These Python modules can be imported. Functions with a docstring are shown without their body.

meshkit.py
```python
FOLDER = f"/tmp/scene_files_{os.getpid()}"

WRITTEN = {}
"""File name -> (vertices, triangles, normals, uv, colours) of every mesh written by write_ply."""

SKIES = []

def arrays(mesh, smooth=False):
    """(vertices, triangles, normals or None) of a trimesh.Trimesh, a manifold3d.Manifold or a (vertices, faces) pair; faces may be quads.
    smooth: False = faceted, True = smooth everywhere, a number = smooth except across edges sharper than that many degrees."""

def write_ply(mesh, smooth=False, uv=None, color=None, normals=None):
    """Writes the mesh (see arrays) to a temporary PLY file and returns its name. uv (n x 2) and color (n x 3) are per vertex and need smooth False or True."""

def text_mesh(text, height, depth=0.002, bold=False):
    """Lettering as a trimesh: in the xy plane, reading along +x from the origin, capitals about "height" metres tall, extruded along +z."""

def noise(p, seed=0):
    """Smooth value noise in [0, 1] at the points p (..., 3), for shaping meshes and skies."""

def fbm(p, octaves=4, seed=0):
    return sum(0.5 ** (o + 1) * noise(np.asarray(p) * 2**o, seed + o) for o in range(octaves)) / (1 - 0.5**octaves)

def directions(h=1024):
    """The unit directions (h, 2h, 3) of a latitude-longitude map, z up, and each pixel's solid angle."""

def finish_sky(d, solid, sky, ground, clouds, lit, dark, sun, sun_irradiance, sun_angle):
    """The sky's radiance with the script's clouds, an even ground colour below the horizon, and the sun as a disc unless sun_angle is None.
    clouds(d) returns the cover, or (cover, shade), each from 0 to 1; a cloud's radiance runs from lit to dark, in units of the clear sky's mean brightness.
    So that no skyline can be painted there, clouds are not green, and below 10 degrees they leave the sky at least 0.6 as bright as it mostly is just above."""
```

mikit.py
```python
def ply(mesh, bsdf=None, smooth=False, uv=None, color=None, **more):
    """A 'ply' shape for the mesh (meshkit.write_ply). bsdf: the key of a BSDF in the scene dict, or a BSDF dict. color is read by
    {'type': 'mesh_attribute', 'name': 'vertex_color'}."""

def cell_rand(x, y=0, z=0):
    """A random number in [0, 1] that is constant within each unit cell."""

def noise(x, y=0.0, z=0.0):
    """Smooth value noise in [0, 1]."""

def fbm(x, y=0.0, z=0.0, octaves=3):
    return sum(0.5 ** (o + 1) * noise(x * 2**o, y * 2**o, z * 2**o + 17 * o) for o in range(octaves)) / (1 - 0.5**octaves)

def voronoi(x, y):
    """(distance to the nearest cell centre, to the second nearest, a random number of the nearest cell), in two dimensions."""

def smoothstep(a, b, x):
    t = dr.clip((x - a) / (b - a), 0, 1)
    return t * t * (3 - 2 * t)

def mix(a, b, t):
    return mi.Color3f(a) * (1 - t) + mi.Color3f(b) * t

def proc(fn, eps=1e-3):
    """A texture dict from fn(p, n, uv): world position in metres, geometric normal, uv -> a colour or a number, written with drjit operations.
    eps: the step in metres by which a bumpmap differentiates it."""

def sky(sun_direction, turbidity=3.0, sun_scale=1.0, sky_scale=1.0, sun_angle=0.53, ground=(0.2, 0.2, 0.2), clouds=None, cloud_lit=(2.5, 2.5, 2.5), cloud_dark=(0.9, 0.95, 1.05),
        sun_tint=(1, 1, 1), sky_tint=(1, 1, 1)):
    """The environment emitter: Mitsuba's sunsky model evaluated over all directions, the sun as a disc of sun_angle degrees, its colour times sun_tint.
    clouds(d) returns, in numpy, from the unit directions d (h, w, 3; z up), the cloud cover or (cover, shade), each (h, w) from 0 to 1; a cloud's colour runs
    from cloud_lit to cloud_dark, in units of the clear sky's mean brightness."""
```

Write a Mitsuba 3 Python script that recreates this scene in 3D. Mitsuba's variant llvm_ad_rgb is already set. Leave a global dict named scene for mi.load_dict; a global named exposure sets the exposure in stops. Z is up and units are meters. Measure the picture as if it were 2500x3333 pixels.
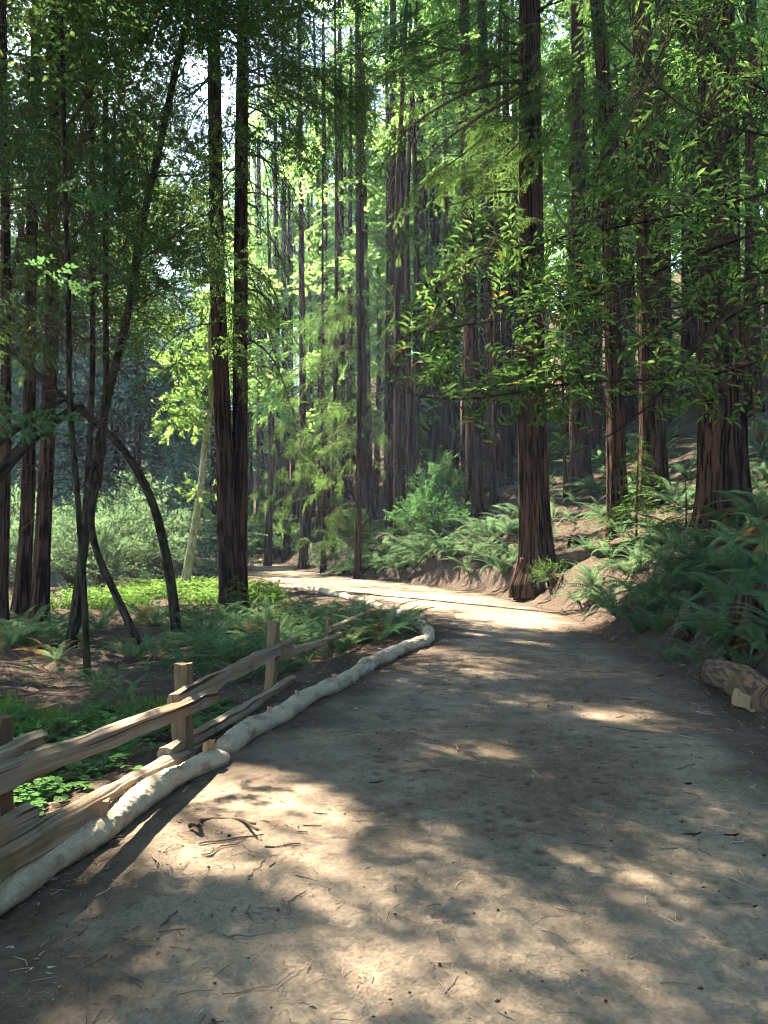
import math
import numpy as np
import mitsuba as mi
import drjit as dr
import mikit, meshkit
from mikit import noise, fbm, cell_rand, smoothstep, mix, proc
from scipy.interpolate import PchipInterpolator, CubicSpline

T = mi.ScalarTransform4f
scene, labels = {}, {}

# ------------------------------------------------------------------ camera, sky, exposure
F = 2518.0                      # focal length in pixels of the 2500 x 3333 photograph
EYE = np.array([0.0, 0.0, 1.6])
HOR = 1750.0                    # the horizon's row in the photograph
scene['camera'] = {'type': 'perspective', 'fov_axis': 'x', 'fov': 2 * math.degrees(math.atan(1250 / F)),
                   'principal_point_offset_y': -(HOR - 1666.5) / 3333.0, 'near_clip': 0.05, 'far_clip': 2000.0,
                   'to_world': T().look_at(origin=EYE.tolist(), target=[0, 1, 1.6], up=[0, 0, 1])}
AZ, EL = math.radians(38), math.radians(48)
SUN = np.array([-math.sin(AZ) * math.cos(EL), math.cos(AZ) * math.cos(EL), math.sin(EL)])
scene['sky'] = mikit.sky(SUN.tolist(), turbidity=2.6, sky_scale=0.68, sun_tint=(0.96, 1.0, 1.07), sky_tint=(1.16, 1.0, 0.85))
exposure = 5.3


def W(u, v, d):
    """The point that the photograph shows at pixel (u, v), d metres in front of the camera."""
    return np.array([(u - 1250) / F * d, d, 1.6 - (v - HOR) / F * d])


# ------------------------------------------------------------------ helpers
def rng_of(seed):
    return np.random.default_rng(seed)


def unit(a):
    a = np.asarray(a, float)
    return a / np.maximum(np.linalg.norm(a, axis=-1, keepdims=True), 1e-9)


def frames(x, up):
    """Rotation matrices (n,3,3) with first column x and third column near up."""
    x = unit(x)
    y = unit(np.cross(up, x))
    z = np.cross(x, y)
    return np.stack([x, y, z], -1)


def scatter(tv, tf, pos, R, s):
    """Copies of a template (tv, tf) at pos with rotations R and sizes s (scalar or n or n x 3)."""
    pos = np.asarray(pos, float)
    s = np.broadcast_to(np.asarray(s, float).reshape(len(np.atleast_1d(s)), -1), (len(pos), 3)) if np.ndim(s) else np.full((len(pos), 3), float(s))
    v = np.einsum('kij,knj->kni', R, tv[None] * s[:, None]) + pos[:, None]
    f = tf[None] + (np.arange(len(pos)) * len(tv))[:, None, None]
    return v.reshape(-1, 3), f.reshape(-1, 3)


class MB:
    def __init__(self):
        self.v, self.f, self.uv, self.n = [], [], [], 0

    def add(self, v, f, uv=None):
        v, f = np.asarray(v, float), np.asarray(f, int)
        if f.shape[1] == 4:
            f = np.vstack([f[:, [0, 1, 2]], f[:, [0, 2, 3]]])
        self.v.append(v), self.f.append(f + self.n)
        self.uv.append(np.zeros((len(v), 2)) if uv is None else uv)
        self.n += len(v)
        return self

    def ply(self, bsdf, smooth=False, uv=True, **k):
        v, f, t = np.vstack(self.v), np.vstack(self.f), np.vstack(self.uv)
        if uv and smooth is not True:
            smooth = False
        return mikit.ply((v, f), bsdf, smooth=smooth, uv=t if uv else None, **k)


def tube(points, radii, sides=8, bump=0.0, seed=0, cap=True, flute=0, flute_amp=0.0, vscale=1.0, freq=3.0):
    """A tapered tube along a polyline: (vertices, triangles, uv in metres)."""
    p = np.asarray(points, float)
    r = np.broadcast_to(np.asarray(radii, float), (len(p),)).copy()
    t = unit(np.gradient(p, axis=0))
    a = np.zeros_like(t)
    ref = np.array([1.0, 0.13, 0.07]) if abs(t[0, 0]) < 0.8 else np.array([0.1, 1.0, 0.2])
    for i in range(len(p)):
        ref = unit(ref - t[i] * (ref @ t[i]))
        a[i] = ref
    b = np.cross(t, a)
    ang = np.linspace(0, 2 * math.pi, sides + 1)
    c, s = np.cos(ang), np.sin(ang)
    dirs = c[None, :, None] * a[:, None] + s[None, :, None] * b[:, None]
    rr = np.repeat(r[:, None], sides + 1, 1)
    L = np.concatenate([[0], np.cumsum(np.linalg.norm(np.diff(p, axis=0), axis=1))])
    if flute:
        ph = seed * 1.7 + meshkit.noise(np.stack([L * 0.35, L * 0, L * 0 + seed], -1), 3) * 2.2
        rr *= 1 + flute_amp * np.cos(flute * ang[None] + ph[:, None]) + 0.6 * flute_amp * np.cos((flute + 3) * ang[None] - 1.3 * ph[:, None] + 1)
    if bump:
        q = np.stack([np.broadcast_to(c[None] * freq, rr.shape), np.broadcast_to(s[None] * freq, rr.shape), np.repeat(L[:, None] * vscale, sides + 1, 1)], -1) + seed * 7.3
        q[:, -1] = q[:, 0]
        rr *= 1 + bump * (meshkit.fbm(q, 3, seed) - 0.5) * 2
    v = p[:, None] + rr[..., None] * dirs
    uv = np.stack([np.broadcast_to(ang[None] / (2 * math.pi) * (2 * math.pi * max(r.max(), 1e-3)), rr.shape), np.repeat(L[:, None], sides + 1, 1)], -1)
    n = sides + 1
    i, j = np.meshgrid(np.arange(len(p) - 1), np.arange(sides), indexing='ij')
    q = np.stack([i * n + j, i * n + j + 1, (i + 1) * n + j + 1, (i + 1) * n + j], -1).reshape(-1, 4)
    f = np.vstack([q[:, [0, 1, 2]], q[:, [0, 2, 3]]])
    v, uv = v.reshape(-1, 3), uv.reshape(-1, 2)
    if cap:
        for e, flip in ((0, True), (len(p) - 1, False)):
            k = len(v)
            ring = np.arange(sides) + e * n
            v = np.vstack([v, p[e][None]])
            uv = np.vstack([uv, uv[e * n][None]])
            tri = np.stack([ring, ring + 1, np.full(sides, k)], 1)
            f = np.vstack([f, tri[:, ::-1] if flip else tri])
    return v, f, uv


def curve(pts, n=12):
    p = np.asarray(pts, float)
    if len(p) == 2:
        return p[0] + (p[1] - p[0]) * np.linspace(0, 1, n)[:, None]
    t = np.concatenate([[0], np.cumsum(np.linalg.norm(np.diff(p, axis=0), axis=1))])
    return CubicSpline(t, p)(np.linspace(0, t[-1], n))


used = {}


def key_of(name):
    k = used.get(name, 0)
    used[name] = k + 1
    return name if k == 0 else f'{name}_{k:03d}'


def thing(name, label, cat, group=None):
    key = key_of(name)
    labels[key] = {'label': label, 'category': cat}
    if group:
        labels[key]['group'] = group
    return key


def part(parent, name, shape, label=None, kind=None):
    key = key_of(f'{parent}__{name}')
    scene[key] = shape
    if label or kind:
        labels[key] = {}
        if label:
            labels[key]['label'] = label
        if kind:
            labels[key]['kind'] = kind
    return key


def solo(name, shape, label, cat, group=None, kind=None):
    key = thing(name, label, cat, group)
    scene[key] = shape
    if kind:
        labels[key]['kind'] = kind
    return key


def placed(shape, M):
    return {**shape, 'to_world': T(np.asarray(M, float))}


def M4(R=None, p=(0, 0, 0), s=1.0):
    m = np.eye(4)
    m[:3, :3] = (np.eye(3) if R is None else R) * s
    m[:3, 3] = p
    return m


# ------------------------------------------------------------------ materials
def two(b):
    return {'type': 'twosided', 'bsdf': b}


def leaf_mat(a, b, c=None, rough=0.5, trans=1.0, cell=13.0, low=0.6, spec=None):
    def fn(p, n, uv):
        t = noise(p.x * low, p.y * low, p.z * low) * 0.6 + cell_rand(p.x * cell, p.y * cell, p.z * cell) * 0.4
        col = mix(a, b, t)
        if c is not None:
            col = mix(col, mi.Color3f(c), smoothstep(0.93, 0.97, cell_rand(p.x * cell + 7, p.y * cell, p.z * cell + 3)))
        return col
    return {'type': 'principledthin', 'base_color': proc(fn), 'roughness': rough, 'diff_trans': trans, 'eta': 1.4}


def bark_mat(dark, light, hfreq=16.0, vfreq=1.6, depth=0.025, moss=None, red=None):
    def ridge(p, n, uv):
        w = fbm(uv.x * 3.1, uv.y * 0.7, p.x * 0.5)
        g = noise(uv.x * hfreq + w * 6, uv.y * vfreq)
        g2 = noise(uv.x * hfreq * 2.7 + w * 9, uv.y * vfreq * 3.0 + 11)
        return g * 0.7 + g2 * 0.3

    def col(p, n, uv):
        g = ridge(p, n, uv)
        cc = mix(dark, light, smoothstep(0.25, 0.75, g))
        if red is not None:
            cc = mix(cc, mi.Color3f(red), smoothstep(0.45, 0.75, noise(p.x * 2 + uv.x * 4, p.y * 2, p.z * 0.5)) * smoothstep(0.35, 0.6, g) * 0.8)
        if moss is not None:
            m = smoothstep(0.5, 0.72, fbm(p.x * 3, p.y * 3, p.z * 1.2))
            cc = mix(cc, mi.Color3f(moss), m * 0.8)
        return cc
    return two({'type': 'bumpmap', 'arbitrary': proc(lambda p, n, uv: ridge(p, n, uv), eps=0.004), 'scale': depth,
                'bsdf': {'type': 'diffuse', 'reflectance': proc(col)}})


scene['mat_redwood_bark'] = bark_mat((0.012, 0.009, 0.0075), (0.066, 0.044, 0.034), hfreq=24, vfreq=2.4, depth=0.035, red=(0.10, 0.05, 0.032))  # darkened, most in the furrows, to stand in for their self-shadow
scene['mat_far_bark'] = two({'type': 'diffuse', 'reflectance': proc(lambda p, n, uv: mix((0.015, 0.010, 0.0075), (0.078, 0.050, 0.035), noise(uv.x * 20, uv.y * 1.6)))})
scene['mat_bay_bark'] = bark_mat((0.014, 0.012, 0.010), (0.055, 0.047, 0.037), hfreq=22, vfreq=7, depth=0.01, moss=(0.045, 0.05, 0.02))
scene['mat_log_bark'] = bark_mat((0.06, 0.047, 0.036), (0.14, 0.108, 0.082), hfreq=40, vfreq=9, depth=0.015, moss=(0.06, 0.065, 0.03), red=(0.2, 0.11, 0.07))
scene['mat_thicket'] = leaf_mat((0.045, 0.10, 0.045), (0.18, 0.28, 0.13), rough=0.4, trans=1.0, cell=5, low=1.2)
scene['mat_pale_bark'] = bark_mat((0.16, 0.15, 0.09), (0.34, 0.33, 0.22), hfreq=18, vfreq=9, depth=0.004, moss=(0.17, 0.2, 0.06))
scene['mat_twig'] = two({'type': 'diffuse', 'reflectance': proc(lambda p, n, uv: mix((0.03, 0.024, 0.019), (0.12, 0.092, 0.07), noise(p.x * 9, p.y * 9, p.z * 9)))})
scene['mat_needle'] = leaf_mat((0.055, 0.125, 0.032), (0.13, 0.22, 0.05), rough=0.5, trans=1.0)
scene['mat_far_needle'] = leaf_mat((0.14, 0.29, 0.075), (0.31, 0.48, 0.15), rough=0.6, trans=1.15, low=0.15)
scene['mat_shade_tinted_needle'] = leaf_mat((0.055, 0.115, 0.08), (0.115, 0.195, 0.13), rough=0.6, trans=0.9, low=0.15)  # darker, bluer copy of the far needles: shade put into the colour
scene['mat_broad_dark'] = leaf_mat((0.045, 0.105, 0.03), (0.125, 0.21, 0.06), rough=0.33, trans=1.0, c=(0.2, 0.2, 0.05))
scene['mat_maple'] = leaf_mat((0.15, 0.28, 0.06), (0.24, 0.37, 0.10), rough=0.5, trans=1.15)
scene['mat_bay_leaf'] = {'type': 'principledthin', 'base_color': {'type': 'mesh_attribute', 'name': 'vertex_color'}, 'roughness': 0.28, 'diff_trans': 1.0, 'eta': 1.5}
scene['mat_fern'] = leaf_mat((0.045, 0.10, 0.048), (0.14, 0.22, 0.105), rough=0.3, trans=0.85, cell=1.7, low=2.5, c=(0.16, 0.10, 0.04))
scene['mat_ivy'] = leaf_mat((0.05, 0.13, 0.04), (0.10, 0.20, 0.07), rough=0.4, trans=0.8, cell=9)
scene['mat_grass'] = leaf_mat((0.08, 0.16, 0.03), (0.15, 0.24, 0.06), rough=0.5, trans=0.9)


def soil_color(p):
    n1 = fbm(p.x * 1.1, p.y * 1.1, p.z * 1.1)
    n2 = fbm(p.x * 22, p.y * 22, p.z * 22)
    n3 = noise(p.x * 70 + n2 * 9, p.y * 45, p.z * 50)
    c = mix((0.028, 0.022, 0.018), (0.088, 0.069, 0.055), n2 * 0.7 + n1 * 0.4)
    c = mix(c, mi.Color3f(0.22, 0.175, 0.14), smoothstep(0.78, 0.9, n3))
    return mix(c, mi.Color3f(0.03, 0.022, 0.017), smoothstep(0.2, 0.08, n3) * 0.6)


scene['mat_soil'] = two({'type': 'bumpmap', 'arbitrary': proc(lambda p, n, uv: fbm(p.x * 16, p.y * 16, p.z * 16) + 0.5 * noise(p.x * 60, p.y * 60, p.z * 60), eps=0.006), 'scale': 0.025,
                         'bsdf': {'type': 'diffuse', 'reflectance': proc(lambda p, n, uv: soil_color(p))}})


def path_color(p, n, uv):
    big = fbm(p.x * 0.9, p.y * 0.6)
    mid = fbm(p.x * 7, p.y * 7)
    fine = noise(p.x * 90, p.y * 90)
    c = mix((0.118, 0.094, 0.071), (0.225, 0.183, 0.138), smoothstep(0.25, 0.75, big * 0.6 + mid * 0.4))
    c = c * (0.72 + 0.36 * fine + 0.2 * noise(p.x * 33, p.y * 33))
    specks = noise(p.x * 75 + mid * 8, p.y * 48 + mid * 5)
    edge = smoothstep(0.38, 0.85, uv.x + (fbm(p.x * 2.1, p.y * 2.1) - 0.5) * 0.7)
    c = mix(c, mi.Color3f(0.10, 0.075, 0.056), smoothstep(0.88 - 0.24 * edge, 0.97, specks) * 0.55)
    duff = mix((0.042, 0.034, 0.029), (0.105, 0.084, 0.067), fbm(p.x * 18, p.y * 18))
    c = c * (1 - 0.42 * dr.clip(uv.y, 0, 1))
    return mix(c, duff, edge * 0.9)


scene['mat_path'] = two({'type': 'bumpmap', 'arbitrary': proc(lambda p, n, uv: fbm(p.x * 26, p.y * 26) + 0.4 * noise(p.x * 110, p.y * 110), eps=0.003), 'scale': 0.010,
                         'bsdf': {'type': 'diffuse', 'reflectance': proc(path_color)}})


def wood_fn(dark, light):
    def fn(p, n, uv):
        g = noise(uv.x * 120, uv.y * 2.2) * 0.5 + noise(uv.x * 45 + 5, uv.y * 1.1) * 0.5
        crack = smoothstep(0.80, 0.9, noise(uv.x * 60 + 31, uv.y * 0.9 + 4))
        warm = fbm(p.x * 2.5, p.y * 2.5, p.z * 2.5)
        c = mix(dark, light, g)
        c = mix(c, mi.Color3f(0.22, 0.15, 0.09), smoothstep(0.45, 0.68, warm) * 0.65)
        c = mix(c, mi.Color3f(0.09, 0.10, 0.05), smoothstep(0.62, 0.75, fbm(p.x * 5 + 9, p.y * 5, p.z * 5)) * 0.5)
        return mix(c, mi.Color3f(0.03, 0.024, 0.02), crack * 0.85)
    return fn


scene['mat_rail'] = two({'type': 'bumpmap', 'arbitrary': proc(lambda p, n, uv: noise(uv.x * 120, uv.y * 2.2) + noise(uv.x * 45, uv.y * 1.1), eps=0.003), 'scale': 0.005,
                         'bsdf': {'type': 'diffuse', 'reflectance': proc(wood_fn((0.12, 0.097, 0.075), (0.33, 0.28, 0.225)))}})
scene['mat_post'] = two({'type': 'bumpmap', 'arbitrary': proc(lambda p, n, uv: noise(uv.x * 120, uv.y * 2.2) + noise(uv.x * 45, uv.y * 1.1), eps=0.003), 'scale': 0.007,
                         'bsdf': {'type': 'diffuse', 'reflectance': proc(wood_fn((0.075, 0.055, 0.038), (0.20, 0.15, 0.10)))}})
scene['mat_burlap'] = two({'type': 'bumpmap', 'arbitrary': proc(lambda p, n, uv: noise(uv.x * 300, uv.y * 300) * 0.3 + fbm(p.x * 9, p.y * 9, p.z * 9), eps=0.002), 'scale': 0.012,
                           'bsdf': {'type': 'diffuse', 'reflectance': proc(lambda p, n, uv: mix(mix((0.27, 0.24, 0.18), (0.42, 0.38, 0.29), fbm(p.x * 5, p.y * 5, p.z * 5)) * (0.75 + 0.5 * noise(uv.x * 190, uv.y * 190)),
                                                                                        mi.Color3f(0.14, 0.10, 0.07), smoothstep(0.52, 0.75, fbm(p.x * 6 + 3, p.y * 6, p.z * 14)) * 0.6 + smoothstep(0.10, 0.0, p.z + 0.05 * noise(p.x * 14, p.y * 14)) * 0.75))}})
scene['mat_stake'] = two({'type': 'diffuse', 'reflectance': proc(lambda p, n, uv: mix((0.26, 0.17, 0.10), (0.40, 0.27, 0.16), noise(p.x * 60, p.y * 60, p.z * 9)))})
scene['mat_dry_stick'] = two({'type': 'diffuse', 'reflectance': proc(lambda p, n, uv: mix((0.11, 0.08, 0.06), (0.32, 0.255, 0.20), smoothstep(0.3, 0.7, noise(p.x * 3.1, p.y * 3.1))))})
scene['mat_litter'] = two({'type': 'diffuse', 'reflectance': proc(lambda p, n, uv: mix(mix((0.07, 0.048, 0.035), (0.24, 0.17, 0.12), cell_rand(p.x * 25, p.y * 25, 3)), mi.Color3f(0.42, 0.36, 0.3), smoothstep(0.93, 0.96, cell_rand(p.x * 21 + 4, p.y * 21))))})
scene['mat_cut_wood'] = two({'type': 'diffuse', 'reflectance': proc(lambda p, n, uv: mix((0.20, 0.145, 0.085), (0.33, 0.25, 0.155), noise(p.x * 40, p.y * 40, p.z * 8)))})

# ------------------------------------------------------------------ the ground
XR = PchipInterpolator([-30, 0, 6.2, 8.95, 11.85, 15.5, 19.2, 23.7, 28.8, 35, 45.8, 60, 80, 260], [3.0, 2.95, 3.1, 3.6, 3.6, 3.8, 3.43, 2.35, 0, -2.8, -5.3, -12, -26, -150])
XL = PchipInterpolator([-30, 0, 3.25, 5.76, 7.46, 8.95, 10.7, 12.2, 13.4, 15.5, 17.1, 21.8, 24.9, 28, 31, 40, 46, 60, 80, 260],
                       [-1.9, -1.75, -1.61, -1.26, -.74, -.36, .21, .75, .82, .55, 0, -1.3, -2.67, -4.4, -5.6, -7.2, -9.2, -16, -31, -160])


def sstep(a, b, x):
    t = np.clip((x - a) / (b - a), 0, 1)
    return t * t * (3 - 2 * t)


def gz(x, y):
    """Height of the forest floor, the path's surface being about 0."""
    x, y = np.asarray(x, float), np.asarray(y, float)
    s = (x - XR(y)) * 0.94
    sl = (XL(y) - x) * 0.94
    p = np.stack([x, y, 0 * x], -1)
    n = meshkit.fbm(p * 0.45, 3, 5) - 0.5
    n2 = meshkit.fbm(p * 2.3, 3, 9) - 0.5
    toe = (0.42 + 0.26 * sstep(12, 16, y) * sstep(36, 30, y)) * sstep(-0.1, 0.9, s) * (0.8 + 0.9 * n) + 0.42 * np.exp(-((x - 4.35) ** 2 + (y - 19.9) ** 2) / 0.8) * sstep(-.1, .5, s)
    hill = toe + 0.50 * np.clip(s - 0.35, 0, 70)
    low = -0.26 * sstep(0.25, 1.6, sl) - 0.012 * np.clip(sl - 2, 0, 40) + 0.5 * np.clip(y - 62 + 0.2 * sl, 0, 90) * sstep(3, 18, sl)
    n3 = meshkit.fbm(p * 5.5, 3, 13) - 0.5
    hill = hill + (n3 * 0.20 + np.abs(n2) * -0.22) * sstep(0.0, 0.35, s) * sstep(7, 1, s)
    low = low + n3 * 0.08 * sstep(.3, .8, sl) * sstep(9, 2, sl)
    side = np.maximum(sstep(0.0, 1.0, s), sstep(0.0, 1.0, sl))
    z = np.where(s > 0, hill, 0) + np.where(sl > 0, low, 0)
    return z + side * (n * 0.30 + n2 * 0.16 * np.clip(1 - np.hypot(x, y) / 90, 0.3, 1)) + (1 - side) * n2 * 0.02


def spaced(segments):
    out = [np.arange(a, b, st) for a, b, st in segments]
    return np.concatenate(out + [[segments[-1][1]]])


def grid_mesh(X, Y, Z):
    v = np.stack([X, Y, Z], -1).reshape(-1, 3)
    a, b = X.shape
    i, j = np.meshgrid(np.arange(a - 1), np.arange(b - 1), indexing='ij')
    q = np.stack([i * b + j, (i + 1) * b + j, (i + 1) * b + j + 1, i * b + j + 1], -1).reshape(-1, 4)
    return v, np.vstack([q[:, [0, 1, 2]], q[:, [0, 2, 3]]])


gx = spaced([(-220, -60, 8), (-60, -20, 1.6), (-20, -8, 0.4), (-8, 9, 0.12), (9, 20, 0.35), (20, 60, 1.5), (60, 220, 8)])
gy = spaced([(-60, -4, 4), (-4, 2, 0.4), (2, 33, 0.13), (33, 50, 0.4), (50, 110, 1.8), (110, 260, 8)])
GX, GY = np.meshgrid(gx, gy, indexing='ij')
inside = sstep(0.05, -0.45, (GX - XR(GY))) * sstep(0.05, -0.45, (XL(GY) - GX))
v, f = grid_mesh(GX, GY, gz(GX, GY) - 0.09 * inside)
key = key_of('forest_floor')
scene[key] = mikit.ply((v, f), 'mat_soil', smooth=True)
labels[key] = {'label': 'brown forest floor of duff and soil rising to the right', 'kind': 'structure'}

# the dirt road, with the prints of tyres and soles pressed into it
ys = spaced([(-14, 1.6, 0.4), (1.6, 12, 0.024), (12, 30, 0.07), (30, 75, 0.4)])
ts = np.linspace(0, 1, 190)
YY, TT = np.meshgrid(ys, ts, indexing='ij')
A_, B_ = XL(YY) - 0.45, XR(YY) + 0.45
XX = A_ + (B_ - A_) * TT
e = np.minimum(XX - XL(YY), XR(YY) - XX)
P3 = np.stack([XX, YY, 0 * XX], -1)
Z = 0.035 * (meshkit.fbm(P3 * 0.8, 3, 21) - 0.5) + 0.014 * (meshkit.fbm(P3 * 5, 3, 22) - 0.5) + 0.006 * (meshkit.fbm(P3 * 17, 2, 24) - 0.5)
Z += 0.012 - 0.11 * sstep(0.25, -0.45, e + 0.25 * (meshkit.fbm(P3 * 2.2, 3, 23) - 0.5))
mid = 0.5 * (XL(YY) + XR(YY))
LUG = np.zeros_like(Z)
for off, ph in ((-0.35, 0.0), (0.5, 0.4), (0.85, 0.8), (-0.9, 0.2), (0.1, 0.6)):
    xx = XX - (mid * 0.85 + 0.3 + off + 0.12 * np.sin(YY * 0.5 + ph * 5))
    lug = sstep(0.034, 0.02, np.abs((xx + 0.055) % 0.11 - 0.055)) * sstep(0.032, 0.018, np.abs((YY + 0.07 * np.floor((xx + 0.055) / 0.11)) % 0.14 - 0.07))
    cell_ = np.sin(np.floor((xx + .055) / .11) * 127.1 + np.floor((YY + 0.07 * np.floor((xx + 0.055) / 0.11)) / 0.14) * 311.7 + ph) * 43758.5
    lug = lug * np.clip((cell_ - np.floor(cell_)) * 1.9 - .55, 0, 1)
    LUG = np.maximum(LUG, lug * sstep(0.24, 0.2, np.abs(xx)) * sstep(0.44, 0.58, meshkit.fbm(P3 * 1.3 + ph * 9, 2, 31)))
    Z -= 0.010 * lug * sstep(0.24, 0.2, np.abs(xx)) * sstep(0.44, 0.58, meshkit.fbm(P3 * 1.3 + ph * 9, 2, 31))
rp = rng_of(77)
for _ in range(230):                                   # shoe prints
    cy = rp.uniform(1.9, 9)
    cx = rp.uniform(XL(cy) + 0.4, XR(cy) - 0.4)
    an = rp.normal(0, 0.5)
    m_ = (np.abs(YY - cy) < 0.2) & (np.abs(XX - cx) < 0.2)
    a_, b_ = (XX[m_] - cx) * math.cos(an) - (YY[m_] - cy) * math.sin(an), (XX[m_] - cx) * math.sin(an) + (YY[m_] - cy) * math.cos(an)
    rim = sstep(1.0, 0.85, (a_ / 0.05) ** 2 + (b_ / 0.14) ** 2)
    Z[m_] -= 0.006 * rim * (0.5 + 0.5 * np.sign(np.sin(b_ * 2 * math.pi / rp.uniform(0.022, 0.034))))
v, f = grid_mesh(XX, YY, Z)
euv = np.stack([np.clip(1 - e / 1.4, 0, 1), LUG], -1).reshape(-1, 2)
key = key_of('dirt_path')
scene[key] = mikit.ply((v, f[:, ::-1]), 'mat_path', smooth=True, uv=euv)
labels[key] = {'label': 'packed tan dirt road bending left into the trees', 'kind': 'structure'}


def gh(x, y):
    """Height of what one would step on."""
    on = (x > XL(y)) & (x < XR(y))
    return np.where(on, 0.012, gz(x, y))


def ground_at(u, v):
    """The point of the ground seen at pixel (u, v)."""
    d = np.concatenate([np.arange(2, 40, 0.02), np.arange(40, 120, 0.2)])
    x, z = (u - 1250) / F * d, 1.6 - (v - HOR) / F * d
    hit = np.nonzero(z < gh(x, d))[0]
    i = hit[0] if len(hit) else len(d) - 1
    return np.array([x[i], d[i], float(gh(x[i], d[i]))])


# ------------------------------------------------------------------ shafts cut through the foliage along the sun, so that chosen spots are lit
shafts = []


def shaft(u, v, r, w=1.0, d=None):
    p = ground_at(u, v) if d is None else W(u, v, d)
    shafts.append((*p, r * 1.1, (1 if w >= 1 else (.47 + .42 * w) * (.92 if u > 1550 and v > 2950 else 1)) if d is None and v > 2560 and u > 420 else 1 - .6 * (1 - w)))


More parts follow.
